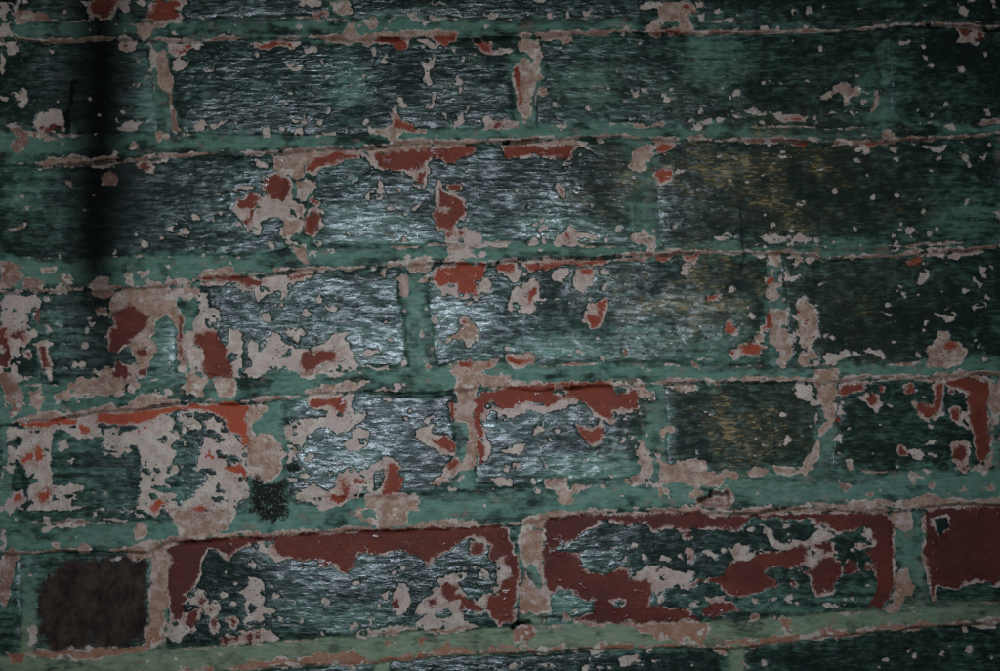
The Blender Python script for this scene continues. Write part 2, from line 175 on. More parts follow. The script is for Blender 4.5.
 ('P',720,70,750,40,760,0,800,10,830,60,865,85,840,120,800,150,750,145,695,140,730,110), ('R',770,60,810,40,835,60,810,75), ('P',10,178,270,182,270,198,10,195), ('P',270,180,290,150,380,145,370,180,375,195,370,210,290,210,280,195), ('P',370,205,480,195,640,180,740,180,800,160,860,160,935,175,930,188,850,180,740,200,640,190,480,205),
 ('M',160,210,290,205,295,270,220,250,180,235), ('P',295,210,370,215,360,290,370,340,350,370,320,410,300,400,300,380,330,340,310,300), ('P',300,400,310,430,305,490,270,530,250,550,180,555,130,540,130,525,240,535,260,490,280,440), ('P',25,545,60,528,105,540,80,570,40,570), ('w',168,330,10,375,470,8,380,410,14,605,525,8,545,365,6), ('W',165,410,180,395,192,415,180,438,168,430),
 ('R',370,230,420,210,470,205,470,230,430,240,400,255,370,245), ('W',450,260,480,240,530,250,550,295,525,325,500,295), ('R',485,265,505,240,525,265,515,290,490,285), ('M',370,260,410,265,400,320,375,345,365,300), ('r',380,342,10,540,230,7), ('W',655,275,675,270,730,345,765,320,780,300,780,320,740,375,690,330), ('r',652,230,16), ('R',740,220,770,210,775,270,765,300,720,340,680,310,675,285,700,280,720,300,745,270),
 ('R',780,185,850,188,945,190,955,300,958,430,945,500,920,500,905,440,900,390,880,340,870,260,880,245,840,225,790,205), ('W',805,310,830,300,870,320,865,360,890,380,860,375,815,345), ('R',810,305,840,305,845,345,815,340), ('r',815,240,7), ('W',805,430,835,415,885,430,880,480,890,540,860,555,840,530,805,500), ('R',815,450,840,435,868,460,855,500,825,500), ('Q',845,515,875,515,870,540,850,535),
 ('W',715,430,745,420,755,440,735,445,740,470,760,480,745,490,725,470), ('W',605,452,642,448,638,484,606,478), ('r',625,462,11), ('W',650,455,680,450,715,475,690,500,655,495), ('W',700,530,720,520,740,540,725,552), ('P',650,545,715,555,715,570,680,575,675,600,660,595), ('P',400,495,430,490,445,530,425,535), ('P',465,525,560,540,550,550,470,535), ('p',503,630,12,960,605,12,735,595,9,855,612,7), ('D',380,575,410,580,430,605,400,620,380,600),
 ('P',955,205,1010,200,1010,330,970,370,965,440,970,510,950,570,890,530,900,510,945,510,965,440), ('H',980,320,1005,315,1005,345,985,340), ('P',270,665,520,655,640,655,720,630,770,650,870,655,1010,640,1010,680,270,680)],
(0, 496): [
 ('W',30,30,60,0,110,0,90,40,60,50,40,80), ('W',120,0,210,0,190,30,160,50,130,30), ('R',50,-8,85,-8,80,20), ('R',150,-8,190,-8,170,25), ('W',155,90,175,80,210,100,260,90,330,95,325,115,240,115,180,135,155,115), ('W',295,35,325,35,315,60), ('W',385,90,495,85,495,95,400,98),
 ('W',510,70,560,20,540,-8,690,-8,680,30,740,40,780,10,800,-8,830,20,900,20,900,60,870,80,830,80,760,65,700,80,640,55,600,60,540,80), ('R',730,50,770,28,795,45,760,62), ('R',580,50,610,20,640,30,590,70), ('P',640,50,760,60,900,50,890,100,860,130,830,150,700,160,690,130,660,90), ('P',500,200,560,180,640,175,690,165,650,200,600,230,530,250,430,240,480,230), ('P',510,100,560,90,570,140,520,160),
 ('P',690,165,830,145,1005,130,1005,150,860,160,720,172), ('P',580,220,650,200,650,300,655,450,650,540,600,580,540,600,400,620,200,625,110,610,150,590,300,590,560,570,575,400,580,300), ('H',625,440,650,420,655,510,635,520),
 ('R',648,200,700,170,850,160,1005,150,1005,172,920,185,880,240,860,220,800,190,780,240,750,320,720,390,700,440,690,480,660,480,650,330), ('W',700,440,720,480,720,520,700,560,660,560,630,530,655,480),
 ('W',705,440,760,360,790,380,800,410,838,400,838,520,810,540,795,520,800,460,770,430,770,480,740,530,700,520), ('H',715,380,740,362,750,385,730,400), ('H',705,420,740,425,725,445), ('R',755,400,775,380,795,400,780,415,760,412), ('R',710,490,735,445,760,440,760,480,730,515), ('R',805,470,825,455,838,490,820,510,808,500), ('R',872,470,890,470,905,490,890,510), ('r',802,437,8),
 ('w',855,380,13,892,410,10,975,270,11), ('W',920,365,955,345,960,320,1010,320,1010,500,960,505,940,480,950,440,930,410,945,395), ('W',840,545,870,530,1005,515,1005,550,900,570,850,570), ('Q',850,550,900,535,920,540,880,565), ('Q',950,540,997,535,960,558), ('P',690,665,730,655,740,680), ('P',780,660,820,655,830,680), ('P',850,665,940,645,1005,640,1005,660,900,671),
 ('D',0,250,50,200,70,230,40,330,30,420,0,400), ('W',0,125,18,140,22,200,0,230), ('M',120,480,145,520,140,560,110,570,100,520), ('W',280,580,310,570,300,590), ('P',200,180,240,170,230,200), ('P',290,205,330,170,360,195,350,215,300,220), ('D',20,600,110,610,90,650,40,640)],
(250, 496): [
 ('W',190,-8,290,-8,370,-8,400,10,330,40,280,58,260,40,210,20), ('R',300,-8,375,-8,365,18,320,22), ('P',445,-8,640,-8,650,20,610,60,605,115,480,125,400,80,410,40,450,50), ('H',430,60,470,45,490,75,450,95), ('B',0,-8,160,-8,150,70,90,110,60,100,20,60,0,50),
 ('P',0,155,150,130,340,135,340,115,480,125,600,120,690,100,760,95,870,105,870,118,700,120,500,135,330,145,140,150,0,165), ('W',5,180,80,170,90,200,130,235,110,250,60,225,15,210),
 ('R',-5,160,150,150,400,140,600,125,870,118,930,115,985,120,1010,235,950,240,920,235,925,190,900,160,850,150,800,180,745,215,700,240,680,260,640,235,590,205,550,215,500,220,410,215,395,270,370,292,330,270,300,265,270,280,265,240,230,240,180,250,110,220,85,195,100,170,-5,175),
 ('P',512,125,560,150,545,165,520,150), ('R',845,175,890,170,900,200,880,230,840,225), ('W',-5,315,40,325,50,420,95,440,80,460,25,450,-5,500), ('w',15,270,10,405,330,12,103,380,12,292,405,13,310,368,9,118,475,10,200,480,8,405,490,11,565,300,10,385,500,8,455,480,7,625,325,9,240,235,6),
 ('W',505,375,535,365,535,395,515,395), ('W',478,410,500,405,500,430,482,425), ('W',545,400,570,340,600,335,620,350,605,420,612,440,570,458,545,440), ('R',552,410,570,390,575,430,555,438), ('W',575,265,600,265,595,290,578,290),
 ('W',630,460,680,400,720,340,740,310,800,290,825,275,830,310,800,340,830,370,880,400,905,365,960,355,970,310,990,290,960,260,960,245,1010,235,1010,300,980,350,920,390,905,440,850,420,810,440,820,480,870,500,750,520,650,510,540,520,430,545,385,535,430,515,640,490,680,460,640,470), ('H',700,460,760,430,770,455,720,475),
 ('R',735,345,760,325,770,345,800,350,785,380,840,390,880,420,885,440,830,445,800,430,800,400,770,410,740,380), ('R',690,405,715,395,720,420,695,430), ('R',905,420,920,385,970,375,975,320,1005,305,1005,480,940,470,905,440), ('W',890,270,930,295,930,320,905,315,885,285), ('W',845,270,875,265,860,285),
 ('P',430,535,540,510,640,495,650,510,540,530), ('P',660,515,820,500,870,505,800,520,700,522), ('W',-5,515,70,520,110,545,90,560,-5,570), ('Q',-5,530,60,540,-5,560),
 ('P',-5,640,230,625,260,598,300,610,390,600,450,610,450,640,400,655,240,650,-5,665), ('P',480,640,560,630,600,610,690,595,740,580,760,540,770,580,860,585,860,600,780,605,740,615,690,605,600,625), ('P',905,580,930,570,945,590,910,595), ('P',860,600,1005,570,1005,585), ('D',640,545,680,540,670,560,650,575), ('D',510,560,540,545,530,575)],
(500, 496): [
 ('P',90,100,130,70,200,50,380,65,390,78,220,80,180,100,165,125,90,120), ('P',510,75,560,65,590,45,740,45,820,65,1005,48,1005,62,830,78,600,60,560,78), ('P',90,125,160,130,165,260,180,330,185,440,110,445,75,440,80,340,100,290,75,200), ('H',100,260,120,250,160,310,160,350,130,340,100,310),
 ('R',165,100,190,82,330,72,400,78,550,78,620,62,740,62,820,80,940,80,920,130,850,120,760,128,690,125,630,122,590,135,560,110,500,110,430,95,370,100,340,130,300,160,240,180,222,220,300,230,320,280,350,300,410,305,490,280,510,320,560,312,580,350,565,420,620,425,700,430,760,460,770,478,600,480,400,490,290,478,360,450,360,400,310,390,270,350,220,345,210,365,190,360,170,230), ('H',420,405,455,395,480,405,475,420,440,418), ('w',437,408,8),
 ('W',-5,100,40,120,50,210,70,250,60,300,-5,340), ('Q',-5,150,15,180,-5,215), ('R',20,230,70,230,65,400,50,470,-5,490,-5,380,30,340,50,300,20,250), ('W',35,440,60,420,60,460,40,465),
 ('W',520,290,560,260,640,270,650,290,740,295,730,330,780,325,740,350,680,345,640,365,590,375,570,330,540,320,510,325), ('r',600,288,7), ('W',620,235,650,228,650,250,625,252), ('W',715,210,745,210,750,240,725,255), ('r',730,235,7), ('W',885,215,915,175,940,200,930,220,960,245,920,260,890,245), ('r',900,215,7), ('W',775,215,800,210,840,225,830,240,790,240), ('W',700,145,735,140,745,165,725,178), ('r',720,155,9), ('w',515,185,9,740,415,14,692,230,10,560,237,8,860,215,12,955,130,8,975,400,9), ('W',600,385,625,375,625,400,605,410), ('W',780,390,800,390,860,385,870,415,800,420), ('W',455,255,480,240,485,260,465,265), ('W',240,170,265,175,240,215,225,218),
 ('R',730,340,790,320,870,300,880,260,960,250,1005,225,1005,365,930,380,870,380,840,340,790,325,745,348), ('R',780,430,820,410,890,415,915,440,840,460,790,455), ('P',410,495,540,490,700,485,800,490,800,520,770,570,720,560,640,545,600,560,570,520,500,505), ('D',235,450,265,460,270,485,245,480), ('P',330,488,400,492,405,502,340,500),
 ('P',0,575,90,570,170,590,240,570,240,590,170,600,100,600,0,582), ('P',335,580,400,560,400,590,350,605), ('P',830,560,1005,540,1005,555,880,575), ('P',810,575,870,580,860,610,820,595), ('D',48,530,58,500,80,485,92,492,112,474,130,498,146,512,138,535,118,540,112,562,84,552,66,558), ('P',85,560,110,560,110,590,90,590), ('W',460,625,520,610,540,630,500,655,465,650), ('W',145,635,200,640,190,650,150,648), ('W',580,625,620,625,600,635), ('w',330,660,12,570,590,12,50,655,14,290,595,8,450,570,9), ('P',905,620,930,625,960,660,950,665), ('D',960,455,985,455,975,475), ('P',220,0,285,10,290,25,240,25)],
(740, 496): [
 ('P',0,65,180,45,260,60,330,45,430,45,420,58,330,58,270,72,180,58,0,75), ('P',580,55,650,60,660,120,630,135,590,110), ('P',660,25,740,15,850,25,840,40,720,55,670,45), ('P',920,25,1010,8,1010,30,940,35),
 ('W',-5,190,40,180,30,220,80,210,100,240,60,240,20,255,-5,250), ('W',85,145,70,110,110,130,130,165,190,180,200,160,250,170,300,130,280,110,310,110,360,160,330,170,300,180,340,190,370,220,350,230,300,250,270,275,250,265,260,200,230,185,190,205,140,200), ('W',165,105,190,98,190,115,170,118), ('M',480,130,520,180,480,195,455,200,480,165),
 ('R',-5,80,180,65,270,75,420,62,560,65,585,90,590,200,590,320,575,400,540,432,495,430,520,380,530,330,520,290,500,240,485,210,520,180,500,130,480,115,420,140,370,145,330,105,280,95,180,85,90,85,40,85,-5,125), ('R',70,230,120,210,190,210,240,182,258,200,255,250,230,270,130,270,100,275,90,300,130,320,135,350,70,370,-5,378,-5,265,50,250),
 ('R',245,290,280,275,310,240,350,228,385,260,390,300,355,370,300,372,280,340,270,305), ('R',395,285,410,250,450,265,460,280,430,305,400,300), ('R',190,320,220,340,215,355,195,350), ('Q',280,190,360,185,350,215,300,215), ('Q',440,190,500,175,480,200,450,205), ('r',490,270,8), ('W',310,410,340,405,345,425,315,420), ('W',345,410,375,420,370,440,350,425), ('W',385,395,415,400,395,420), ('w',435,398,9,185,388,14,50,398,8,125,398,8,225,410,8),
 ('P',595,290,640,280,660,320,675,350,665,385,635,390,620,440,590,455,550,440,585,410,590,330), ('P',700,60,712,60,708,200,735,350,745,410,735,410,715,300,700,230), ('R',712,65,760,50,1010,38,1010,330,900,325,830,355,760,345,745,400,735,380,715,240), ('H',740,95,790,80,800,120,770,140),
 ('P',0,560,100,545,300,520,330,510,420,525,540,500,600,490,640,490,700,480,740,490,700,510,600,520,520,515,420,540,300,545,200,555,90,565,0,580), ('P',160,470,195,465,190,520,170,520), ('P',870,490,1005,475,1005,490,880,500), ('P',845,500,870,495,875,520,855,530), ('D',35,465,60,450,70,470,45,480), ('w',885,585,10,665,605,9,90,640,10,795,570,6,560,630,8), ('W',5,625,45,660,20,660)],
}

# ------------------------------------------------------------------ noise on the wall plane
rng = np.random.RandomState(7)
LAT = rng.rand(8, 256, 256).astype(np.float32)

def vnoise(x, y, k=0):
    xi = np.floor(x).astype(np.int32); yi = np.floor(y).astype(np.int32)
    fx = (x - xi).astype(np.float32); fy = (y - yi).astype(np.float32)
    fx = fx * fx * fx * (fx * (fx * 6 - 15) + 10); fy = fy * fy * fy * (fy * (fy * 6 - 15) + 10)
    a = LAT[k % 8]
    x0 = xi & 255; x1 = (xi + 1) & 255; y0 = yi & 255; y1 = (yi + 1) & 255
    return (a[y0, x0] * (1 - fx) + a[y0, x1] * fx) * (1 - fy) + (a[y1, x0] * (1 - fx) + a[y1, x1] * fx) * fy

def fbm(x, y, lx, ly=None, k=0, octv=3, gain=0.5):
    """-1..1 noise with wavelength lx, ly"""
    ly = ly or lx
    out = 0; amp = 1.0; tot = 0.0
    for o in range(octv):
        out = out + amp * (vnoise(x / lx + 17.3 * o + 31 * k, y / ly + 9.1 * o + 57 * k, k + o) * 2 - 1)
        tot += amp; amp *= gain; lx *= 0.5; ly *= 0.5
    return out / tot * 1.6

def sstep(a, b, x):
    t = np.clip((x - a) / (b - a), 0, 1)
    return t * t * (3 - 2 * t)

# ------------------------------------------------------------------ courses, as laid (units of S)
TOPS = {
 0: [(0, -78)],
 1: [(0, 42), (172, 42), (300, 40), (450, 38), (560, 36), (700, 34), (870, 30), (1000, 28)],
 2: [(0, 165), (100, 163), (200, 158), (270, 154), (300, 151), (400, 147), (480, 142), (600, 140), (740, 142), (850, 143), (1000, 136)],
 3: [(0, 293), (110, 291), (190, 287), (205, 279), (250, 275), (310, 271), (420, 266), (450, 264), (500, 262), (610, 259), (680, 253), (740, 254), (830, 258), (900, 255), (1000, 249)],
 4: [(0, 424), (20, 422), (110, 412), (180, 405), (250, 403), (300, 398), (350, 393), (475, 391), (500, 388), (640, 387), (700, 382), (740, 381), (830, 384), (880, 380), (1000, 377)],
 5: [(0, 556), (148, 552), (170, 541), (250, 537), (400, 531), (480, 527), (517, 526), (545, 518), (640, 512), (740, 514), (800, 509), (890, 513), (927, 509), (1000, 505)],
 6: [(0, 684), (200, 672), (260, 668), (367, 664), (450, 656), (540, 652), (640, 650), (740, 647), (818, 639), (933, 629), (1000, 624)]}
BOTS = {
 0: [(0, 18), (250, 18), (400, 16), (600, 16), (870, 20), (1000, 20)],
 1: [(0, 128), (70, 132), (150, 134), (380, 134), (500, 126), (620, 124), (740, 126), (880, 124), (1000, 120)],
 2: [(0, 255), (110, 256), (200, 257), (260, 253), (310, 246), (420, 246), (500, 240), (640, 248), (760, 244), (1000, 240)],
 3: [(0, 382), (100, 384), (200, 375), (300, 374), (420, 366), (500, 362), (760, 364), (1000, 362)],
 4: [(0, 522), (130, 521), (230, 514), (300, 501), (400, 496), (480, 488), (640, 482), (668, 474), (815, 472), (1000, 468)],
 5: [(0, 657), (148, 648), (260, 642), (360, 636), (450, 630), (517, 627), (545, 625), (700, 622), (893, 609), (927, 605), (1000, 600)],
 6: [(0, 775), (1000, 718)]}
JOINTS = {   # upright joints: (middle x, width, slant)
 0: [(-10, 14, 0), (340, 14, 0), (672, 16, 0), (1010, 14, 0)],
 1: [(-205, 18, 0), (163, 21, .12), (527, 23, -.05), (884, 13, .06), (1240, 16, 0)],
 2: [(-55, 16, 0), (297, 22, .02), (646, 18, .14), (1003, 14, 0)],
 3: [(-150, 18, 0), (186, 22, .03), (418, 25, .10), (774, 16, 0), (1120, 18, 0)],
 4: [(3, 16, 0), (267, 36, 0), (465, 20, -.05), (653, 25, 0), (824, 20, -.12), (993, 16, 0)],
 5: [(28, 14, 0), (158, 19, -.03), (531, 27, 0), (910, 33, .06)],
 6: [(28, 14, 0), (382, 14, 0), (737, 14, 0), (1090, 14, 0)]}
for c in range(-3, 0):
    TOPS[c] = [(0, -78 + 123 * c)]; BOTS[c] = [(0, 18 + 123 * c)]
TOPS[0] = [(0, -78)]
for c in range(7, 10):
    TOPS[c] = [(0, 802 + 123 * (c - 7)), (1000, 745 + 123 * (c - 7))]; BOTS[c] = [(0, 898 + 123 * (c - 7)), (1000, 841 + 123 * (c - 7))]
XMIN, XMAX, YMIN, YMAX = -470.0, 1470.0, -330.0, 1010.0
for c in range(-3, 10):
    j = JOINTS.setdefault(c, [(150 + 175 * (c % 2), 16, 0)])
    while j[0][0] > XMIN - 100: j.insert(0, (j[0][0] - (176 if c == 4 else 357), 16, 0))
    while j[-1][0] < XMAX + 100: j.append((j[-1][0] + (176 if c == 4 else 357), 16, 0))

# ------------------------------------------------------------------ sampling grid: fine where looked at, coarser beyond
def axis(a, b, lo, hi, step):
    v = list(np.arange(a, b + step * .5, step)); s = step; left = []; p = a
    while p > lo:
        s = min(s * 1.12, 7.0); p -= s; left.append(p)
    s = step; p = v[-1]; right = []
    while p < hi:
        s = min(s * 1.12, 7.0); p += s; right.append(p)
    return np.array(left[::-1] + v + right, dtype=np.float64)
gx = axis(-12, 1012, XMIN, XMAX, 1.25)
gy = axis(-12, 683, YMIN, YMAX, 1.25)
NX, NY = len(gx), len(gy)
X, Y = np.meshgrid(gx, gy)

def line(tab, c, x):
    t = tab[c]
    return np.interp(x, [p[0] for p in t], [p[1] for p in t])

def layout(X, Y):
    """signed distance into the nearest brick, piece number, bed parameter"""
    wy = Y + fbm(X, Y, 60, 200, 1, 2) * 2.0 + fbm(X, Y, 14, 30, 2, 2) * 1.0
    wx = X + fbm(X, Y, 200, 50, 3, 2) * 1.6 + fbm(X, Y, 30, 14, 4, 2) * 1.0
    b = np.full(X.shape, -50.0); pid = np.zeros(X.shape, np.int32); tb = np.full(X.shape, -1.0)
    dtop = np.full(X.shape, 99.0)
    for c in range(-3, 10):
        T = line(TOPS, c, X); B = line(BOTS, c, X)
        inc = (wy >= T) & (wy < B)
        d = np.minimum(wy - T, B - wy)
        mid = (T + B) / 2
        k = np.zeros(X.shape, np.int32); dj = np.full(X.shape, 1e3); inj = np.full(X.shape, -1, np.int32)
        for q, (jx, w, sl) in enumerate(JOINTS[c]):
            e = np.abs(wx - (jx + sl * (Y - mid))) - w / 2
            k += wx > (jx + sl * (Y - mid))
            inj = np.where(e < 0, q, inj)
            dj = np.minimum(dj, e)
        # rounded corners
        r = 5.0
        ax = np.maximum(r - dj, 0); ay = np.maximum(r - d, 0)
        din = np.where(dj < 0, dj, np.where((ax > 0) & (ay > 0), r - np.hypot(ax, ay), np.minimum(d, dj)))
        b = np.where(inc, din, b)
        dtop = np.where(inc & (dj > 0), wy - T, dtop)
        pid = np.where(inc, (c + 4) * 1000 + np.where(inj >= 0, 500 + inj, k), pid)
        if c < 9:
            T2 = line(TOPS, c + 1, X)
            bed = (wy >= B) & (wy < T2)
            b = np.where(bed, -np.minimum(wy - B, T2 - wy), b)
            tb = np.where(bed, (wy - B) / np.maximum(T2 - B, 1), tb)
            pid = np.where(bed, (c + 4) * 1000 + 900, pid)
    return b, pid, tb, dtop
b, _, tbed, dtop = layout(X, Y)
CX, CY = np.meshgrid((gx[1:] + gx[:-1]) / 2, (gy[1:] + gy[:-1]) / 2)
_, PID, _, _ = layout(CX, CY)
# brick-wise numbers on the grid points
_, pidv, _, _ = layout(X, Y)

# ------------------------------------------------------------------ losses of paint: signed distances, units of S
WX = X + fbm(X, Y, 14, None, 5, 3, .7) * 2.5
WY = Y + fbm(X, Y, 14, None, 6, 3, .7) * 2.5
FAR = -40.0
chip = np.full(X.shape, FAR); bare = np.full(X.shape, FAR); sand = np.full(X.shape, FAR)
dirt = np.full(X.shape, FAR); tar = np.full(X.shape, FAR); brown = np.full(X.shape, FAR)
n_mott = fbm(X, Y, 9, None, 7, 3, .7); n_mott2 = fbm(X, Y, 7, None, 3, 3, .75)

def poly_sd(P, pad=16):
    P = np.asarray(P, float)
    i0, i1 = np.searchsorted(gx, [P[:, 0].min() - pad, P[:, 0].max() + pad])
    j0, j1 = np.searchsorted(gy, [P[:, 1].min() - pad, P[:, 1].max() + pad])
    sl = (slice(j0, j1), slice(i0, i1))
    x = WX[sl]; y = WY[sl]
    d = np.full(x.shape, 1e9); ins = np.zeros(x.shape, bool)
    n = len(P)
    for a in range(n):
        x1, y1 = P[a]; x2, y2 = P[(a + 1) % n]
        ex, ey = x2 - x1, y2 - y1
        t = np.clip(((x - x1) * ex + (y - y1) * ey) / (ex * ex + ey * ey + 1e-9), 0, 1)
        d = np.minimum(d, np.hypot(x - x1 - t * ex, y - y1 - t * ey))
        if y1 != y2:
            cr = ((y1 > y) != (y2 > y)) & (x < (x2 - x1) * (y - y1) / (y2 - y1) + x1)
            ins ^= cr
    return sl, np.where(ins, d, -d)

def up(F, sl, v): F[sl] = np.maximum(F[sl], v)
def down(F, sl, v): F[sl] = np.minimum(F[sl], v)

K_ = 3.835
RIM = np.clip(1.5 + 2.2 * fbm(X, Y, 20, None, 2, 2), .2, 5)
PRIM = np.clip(.2 + 2.6 * fbm(X, Y, 26, None, 6, 3), -.4, 3)
for (ox, oy), items in SURVEY.items():
    for it in items:
        k = it[0]; v = it[1:]
        if k in 'wrp':
            for a in range(0, len(v), 3):
                cx, cy, r = ox + v[a] / K_, oy + v[a + 1] / K_, v[a + 2] / K_
                P = [(cx + r * math.cos(t) * 1.15, cy + r * math.sin(t)) for t in np.arange(0, 6.2, .9)]
                sl, d = poly_sd(P)
                if k == 'w': up(chip, sl, d + .4)
                elif k == 'p': up(sand, sl, d + .3); up(chip, sl, d + .8)
                else: up(bare, sl, d + .3); up(chip, sl, d + RIM[sl])
            continue
        P = [(ox + v[a] / K_, oy + v[a + 1] / K_) for a in range(0, len(v), 2)]
        sl, d = poly_sd(P)
        if k == 'W': up(chip, sl, d)
        elif k == 'M': up(chip, sl, d - 1 + n_mott[sl] * 4.5)
        elif k == 'R': up(bare, sl, d); up(chip, sl, d + RIM[sl])
        elif k == 'Q': up(bare, sl, np.minimum(d, 3) - 1.2 + n_mott2[sl] * 3.5); up(chip, sl, d + 1)
        elif k == 'P': up(sand, sl, d - .4); up(chip, sl, d + PRIM[sl])
        elif k == 'N': up(sand, sl, np.minimum(d, 6) - 1 + n_mott[sl] * 5); up(chip, sl, np.minimum(d, 7) + n_mott[sl] * 5)
        elif k == 'D': up(sand, sl, d); up(dirt, sl, d); up(chip, sl, d + .1)
        elif k == 'B': up(tar, sl, np.minimum(d, 6) - 1.5 + n_mott2[sl] * 4)
        elif k == 'H':
            down(chip, sl, -d); down(sand, sl, -d - 1); down(bare, sl, -d - 1.5)
# the stripped brown header low on the left
sl, d = poly_sd([(x / K_, 496 + y / K_) for x, y in ((155, 560), (145, 400), (160, 340), (200, 290), (250, 245), (330, 240), (440, 235), (575, 250), (570, 400), (560, 560), (400, 580), (290, 590), (210, 590))])
up(brown, sl, np.minimum(d, 8) - 1.5 + n_mott[sl] * 5); 

# scattered small nicks everywhere, and free weathering beyond the survey
nr = random.Random(11)
for _ in range(2600):
    cx, cy = nr.uniform(XMIN, XMAX), nr.uniform(YMIN, YMAX)
    inside = -12 < cx < 1012 and -12 < cy < 683
    if not inside and nr.random() < .7: continue
    r = nr.uniform(.6, 1.0) + 1.3 * nr.random() ** 5 if inside else nr.uniform(2, 7)
    P = [(cx + r * nr.uniform(.7, 1.5) * math.cos(t), cy + r * nr.uniform(.6, 1.1) * math.sin(t)) for t in np.arange(0, 6.2, .8)]
    sl, d = poly_sd(P, 6)
    up(chip, sl, d + .3)
out = sstep(4, 30, np.maximum(np.maximum(-X, X - 1000), np.maximum(-Y, Y - 671)))
w1 = fbm(X, Y, 95, 70, 4, 4, .6)
bare = np.where(out > .5, np.maximum(bare, (w1 - .42) * 60), bare)
chip = np.where(out > .5, np.maximum(chip, (w1 - .28) * 60), chip)
w2 = fbm(X, Y, 70, 50, 6, 4, .6) - np.clip(b, -10, 10) * .03
sand = np.where(out > .5, np.maximum(sand, (w2 - .5) * 45), sand)
chip = np.where(out > .5, np.maximum(chip, (w2 - .46) * 45), chip)

n_sat = fbm(X, Y, 6, 5, 2, 2, .7)
edge_n = fbm(X, Y, 45, 20, 7, 4, .65)
ledge = 1.6 - np.abs(b + 1.2) * .9 + 3.2 * (edge_n - .25) - 2.0 * (tbed < .5)
ledge = np.where(tbed >= 0, ledge, ledge - 1.2)
sand = np.maximum(sand, np.minimum(ledge, 2)); chip = np.maximum(chip, np.minimum(ledge, 2) + .4)
dirt = np.maximum(dirt, np.where(edge_n > .1, ledge, FAR))
isle = fbm(X, Y, 11, 8, 4, 3, .65)
chip = np.where(chip > 0, np.minimum(chip, 9) - 15 * sstep(.50, .85, isle), chip)
sand = np.where(sand > 0, np.minimum(sand, 8) - 14 * sstep(.42, .80, fbm(X, Y, 13, 9, 7, 3, .65)), sand)
near = np.exp(-(chip / 5.0) ** 2)
chip = chip + near * (n_sat * 1.2 - .1)
bare = bare + np.exp(-(bare / 4.0) ** 2) * n_mott2 * 1.3
# ------------------------------------------------------------------ paint coats that thin to the teal below, by hand and brush
def blob(lst):
    f = np.zeros(X.shape)
    for x, y, rx, ry, a in lst:
        q = ((X - x) / rx) ** 2 + ((Y - y) / ry) ** 2
        f = np.maximum(f, a * np.exp(-q * .9))
    return f
streak = fbm(X, Y, 70, 5, 1, 3)
cloud = fbm(X, Y, 60, 40, 0, 3)
cloud2 = fbm(X, Y, 24, 18, 3, 3)
cloud3 = fbm(X, Y, 9, 6, 1, 3, .6)
wash = fbm(X, Y, 90, 26, 5, 4, .6)
joint_t = sstep(6.0, -7.0, b + cloud2 * 9 + cloud * 8 + cloud3 * 4)
teal = joint_t * (0.66 + .26 * cloud2 + .18 * cloud3 + .10 * cloud - .42 * sstep(.12, .6, wash + .3 * sstep(200, 0, Y) + .3 * sstep(520, 700, X) * sstep(420, 300, Y) + .1 * sstep(650, 1000, X)))
teal = np.maximum(teal, blob([(348, 85, 20, 42, .58), (590, 85, 34, 36, .48), (712, 52, 32, 26, .46), (32, 185, 30, 34, .5), (60, 215, 40, 30, .3),
    (868, 90, 16, 30, .35), (900, 75, 16, 40, .3), (880, 112, 20, 20, .5), (150, 100, 14, 40, .6), (640, 205, 16, 48, .5), (560, 232, 70, 24, .36), (470, 225, 60, 26, .25),
    (640, 330, 110, 36, .32), (700, 345, 60, 24, .36), (560, 350, 70, 18, .55), (855, 246, 60, 14, .45), (965, 212, 40, 20, .45), (600, 470, 60, 16, .6), (345, 160, 60, 14, .3), (570, 470, 60, 14, .4),
    (380, 250, 70, 14, .5), (158, 350, 24, 40, .6), (80, 470, 50, 45, .34), (175, 480, 26, 50, .34), (60, 340, 40, 30, .25), (290, 380, 40, 22, .7), (272, 440, 12, 50, .75), (560, 605, 30, 26, .6), (30, 600, 30, 60, .45), (330, 620, 90, 20, .3), (20, 540, 60, 20, .4), (920, 440, 70, 20, .12), (780, 490, 80, 24, .5), (830, 600, 90, 14, .4), (400, 330, 150, 90, .18), (360, 215, 90, 40, .22), (220, 235, 60, 30, .16), (350, 450, 60, 50, .2), (520, 420, 50, 50, .15)])
    * (.8 + .5 * streak))
teal = np.clip(teal + .10 * cloud + .08 * cloud2 + .06 * streak + .19, 0, 1)
gold = blob([(690, 170, 90, 34, .75), (785, 185, 75, 50, .78), (600, 205, 40, 24, .55), (690, 290, 100, 50, .75), (640, 345, 80, 20, .3), (735, 430, 85, 50, .62), (640, 90, 150, 30, .3), (760, 118, 80, 14, .5), (850, 290, 80, 40, .35), (830, 340, 80, 30, .3), (760, 140, 60, 14, .7), (905, 205, 40, 20, .4), (620, 440, 20, 30, .3)])
gold = np.clip(gold * (.75 + .7 * cloud2 + .3 * cloud3), 0, 1)
sage = sstep(560, 650, Y + .03 * (X - 500)) * sstep(4, -2, b)
teal = np.maximum(teal, sage * (.68 + .2 * cloud2 + .12 * cloud3))
gloss = np.clip(.70 + .35 * cloud + .30 * cloud2, .15, 1.1)

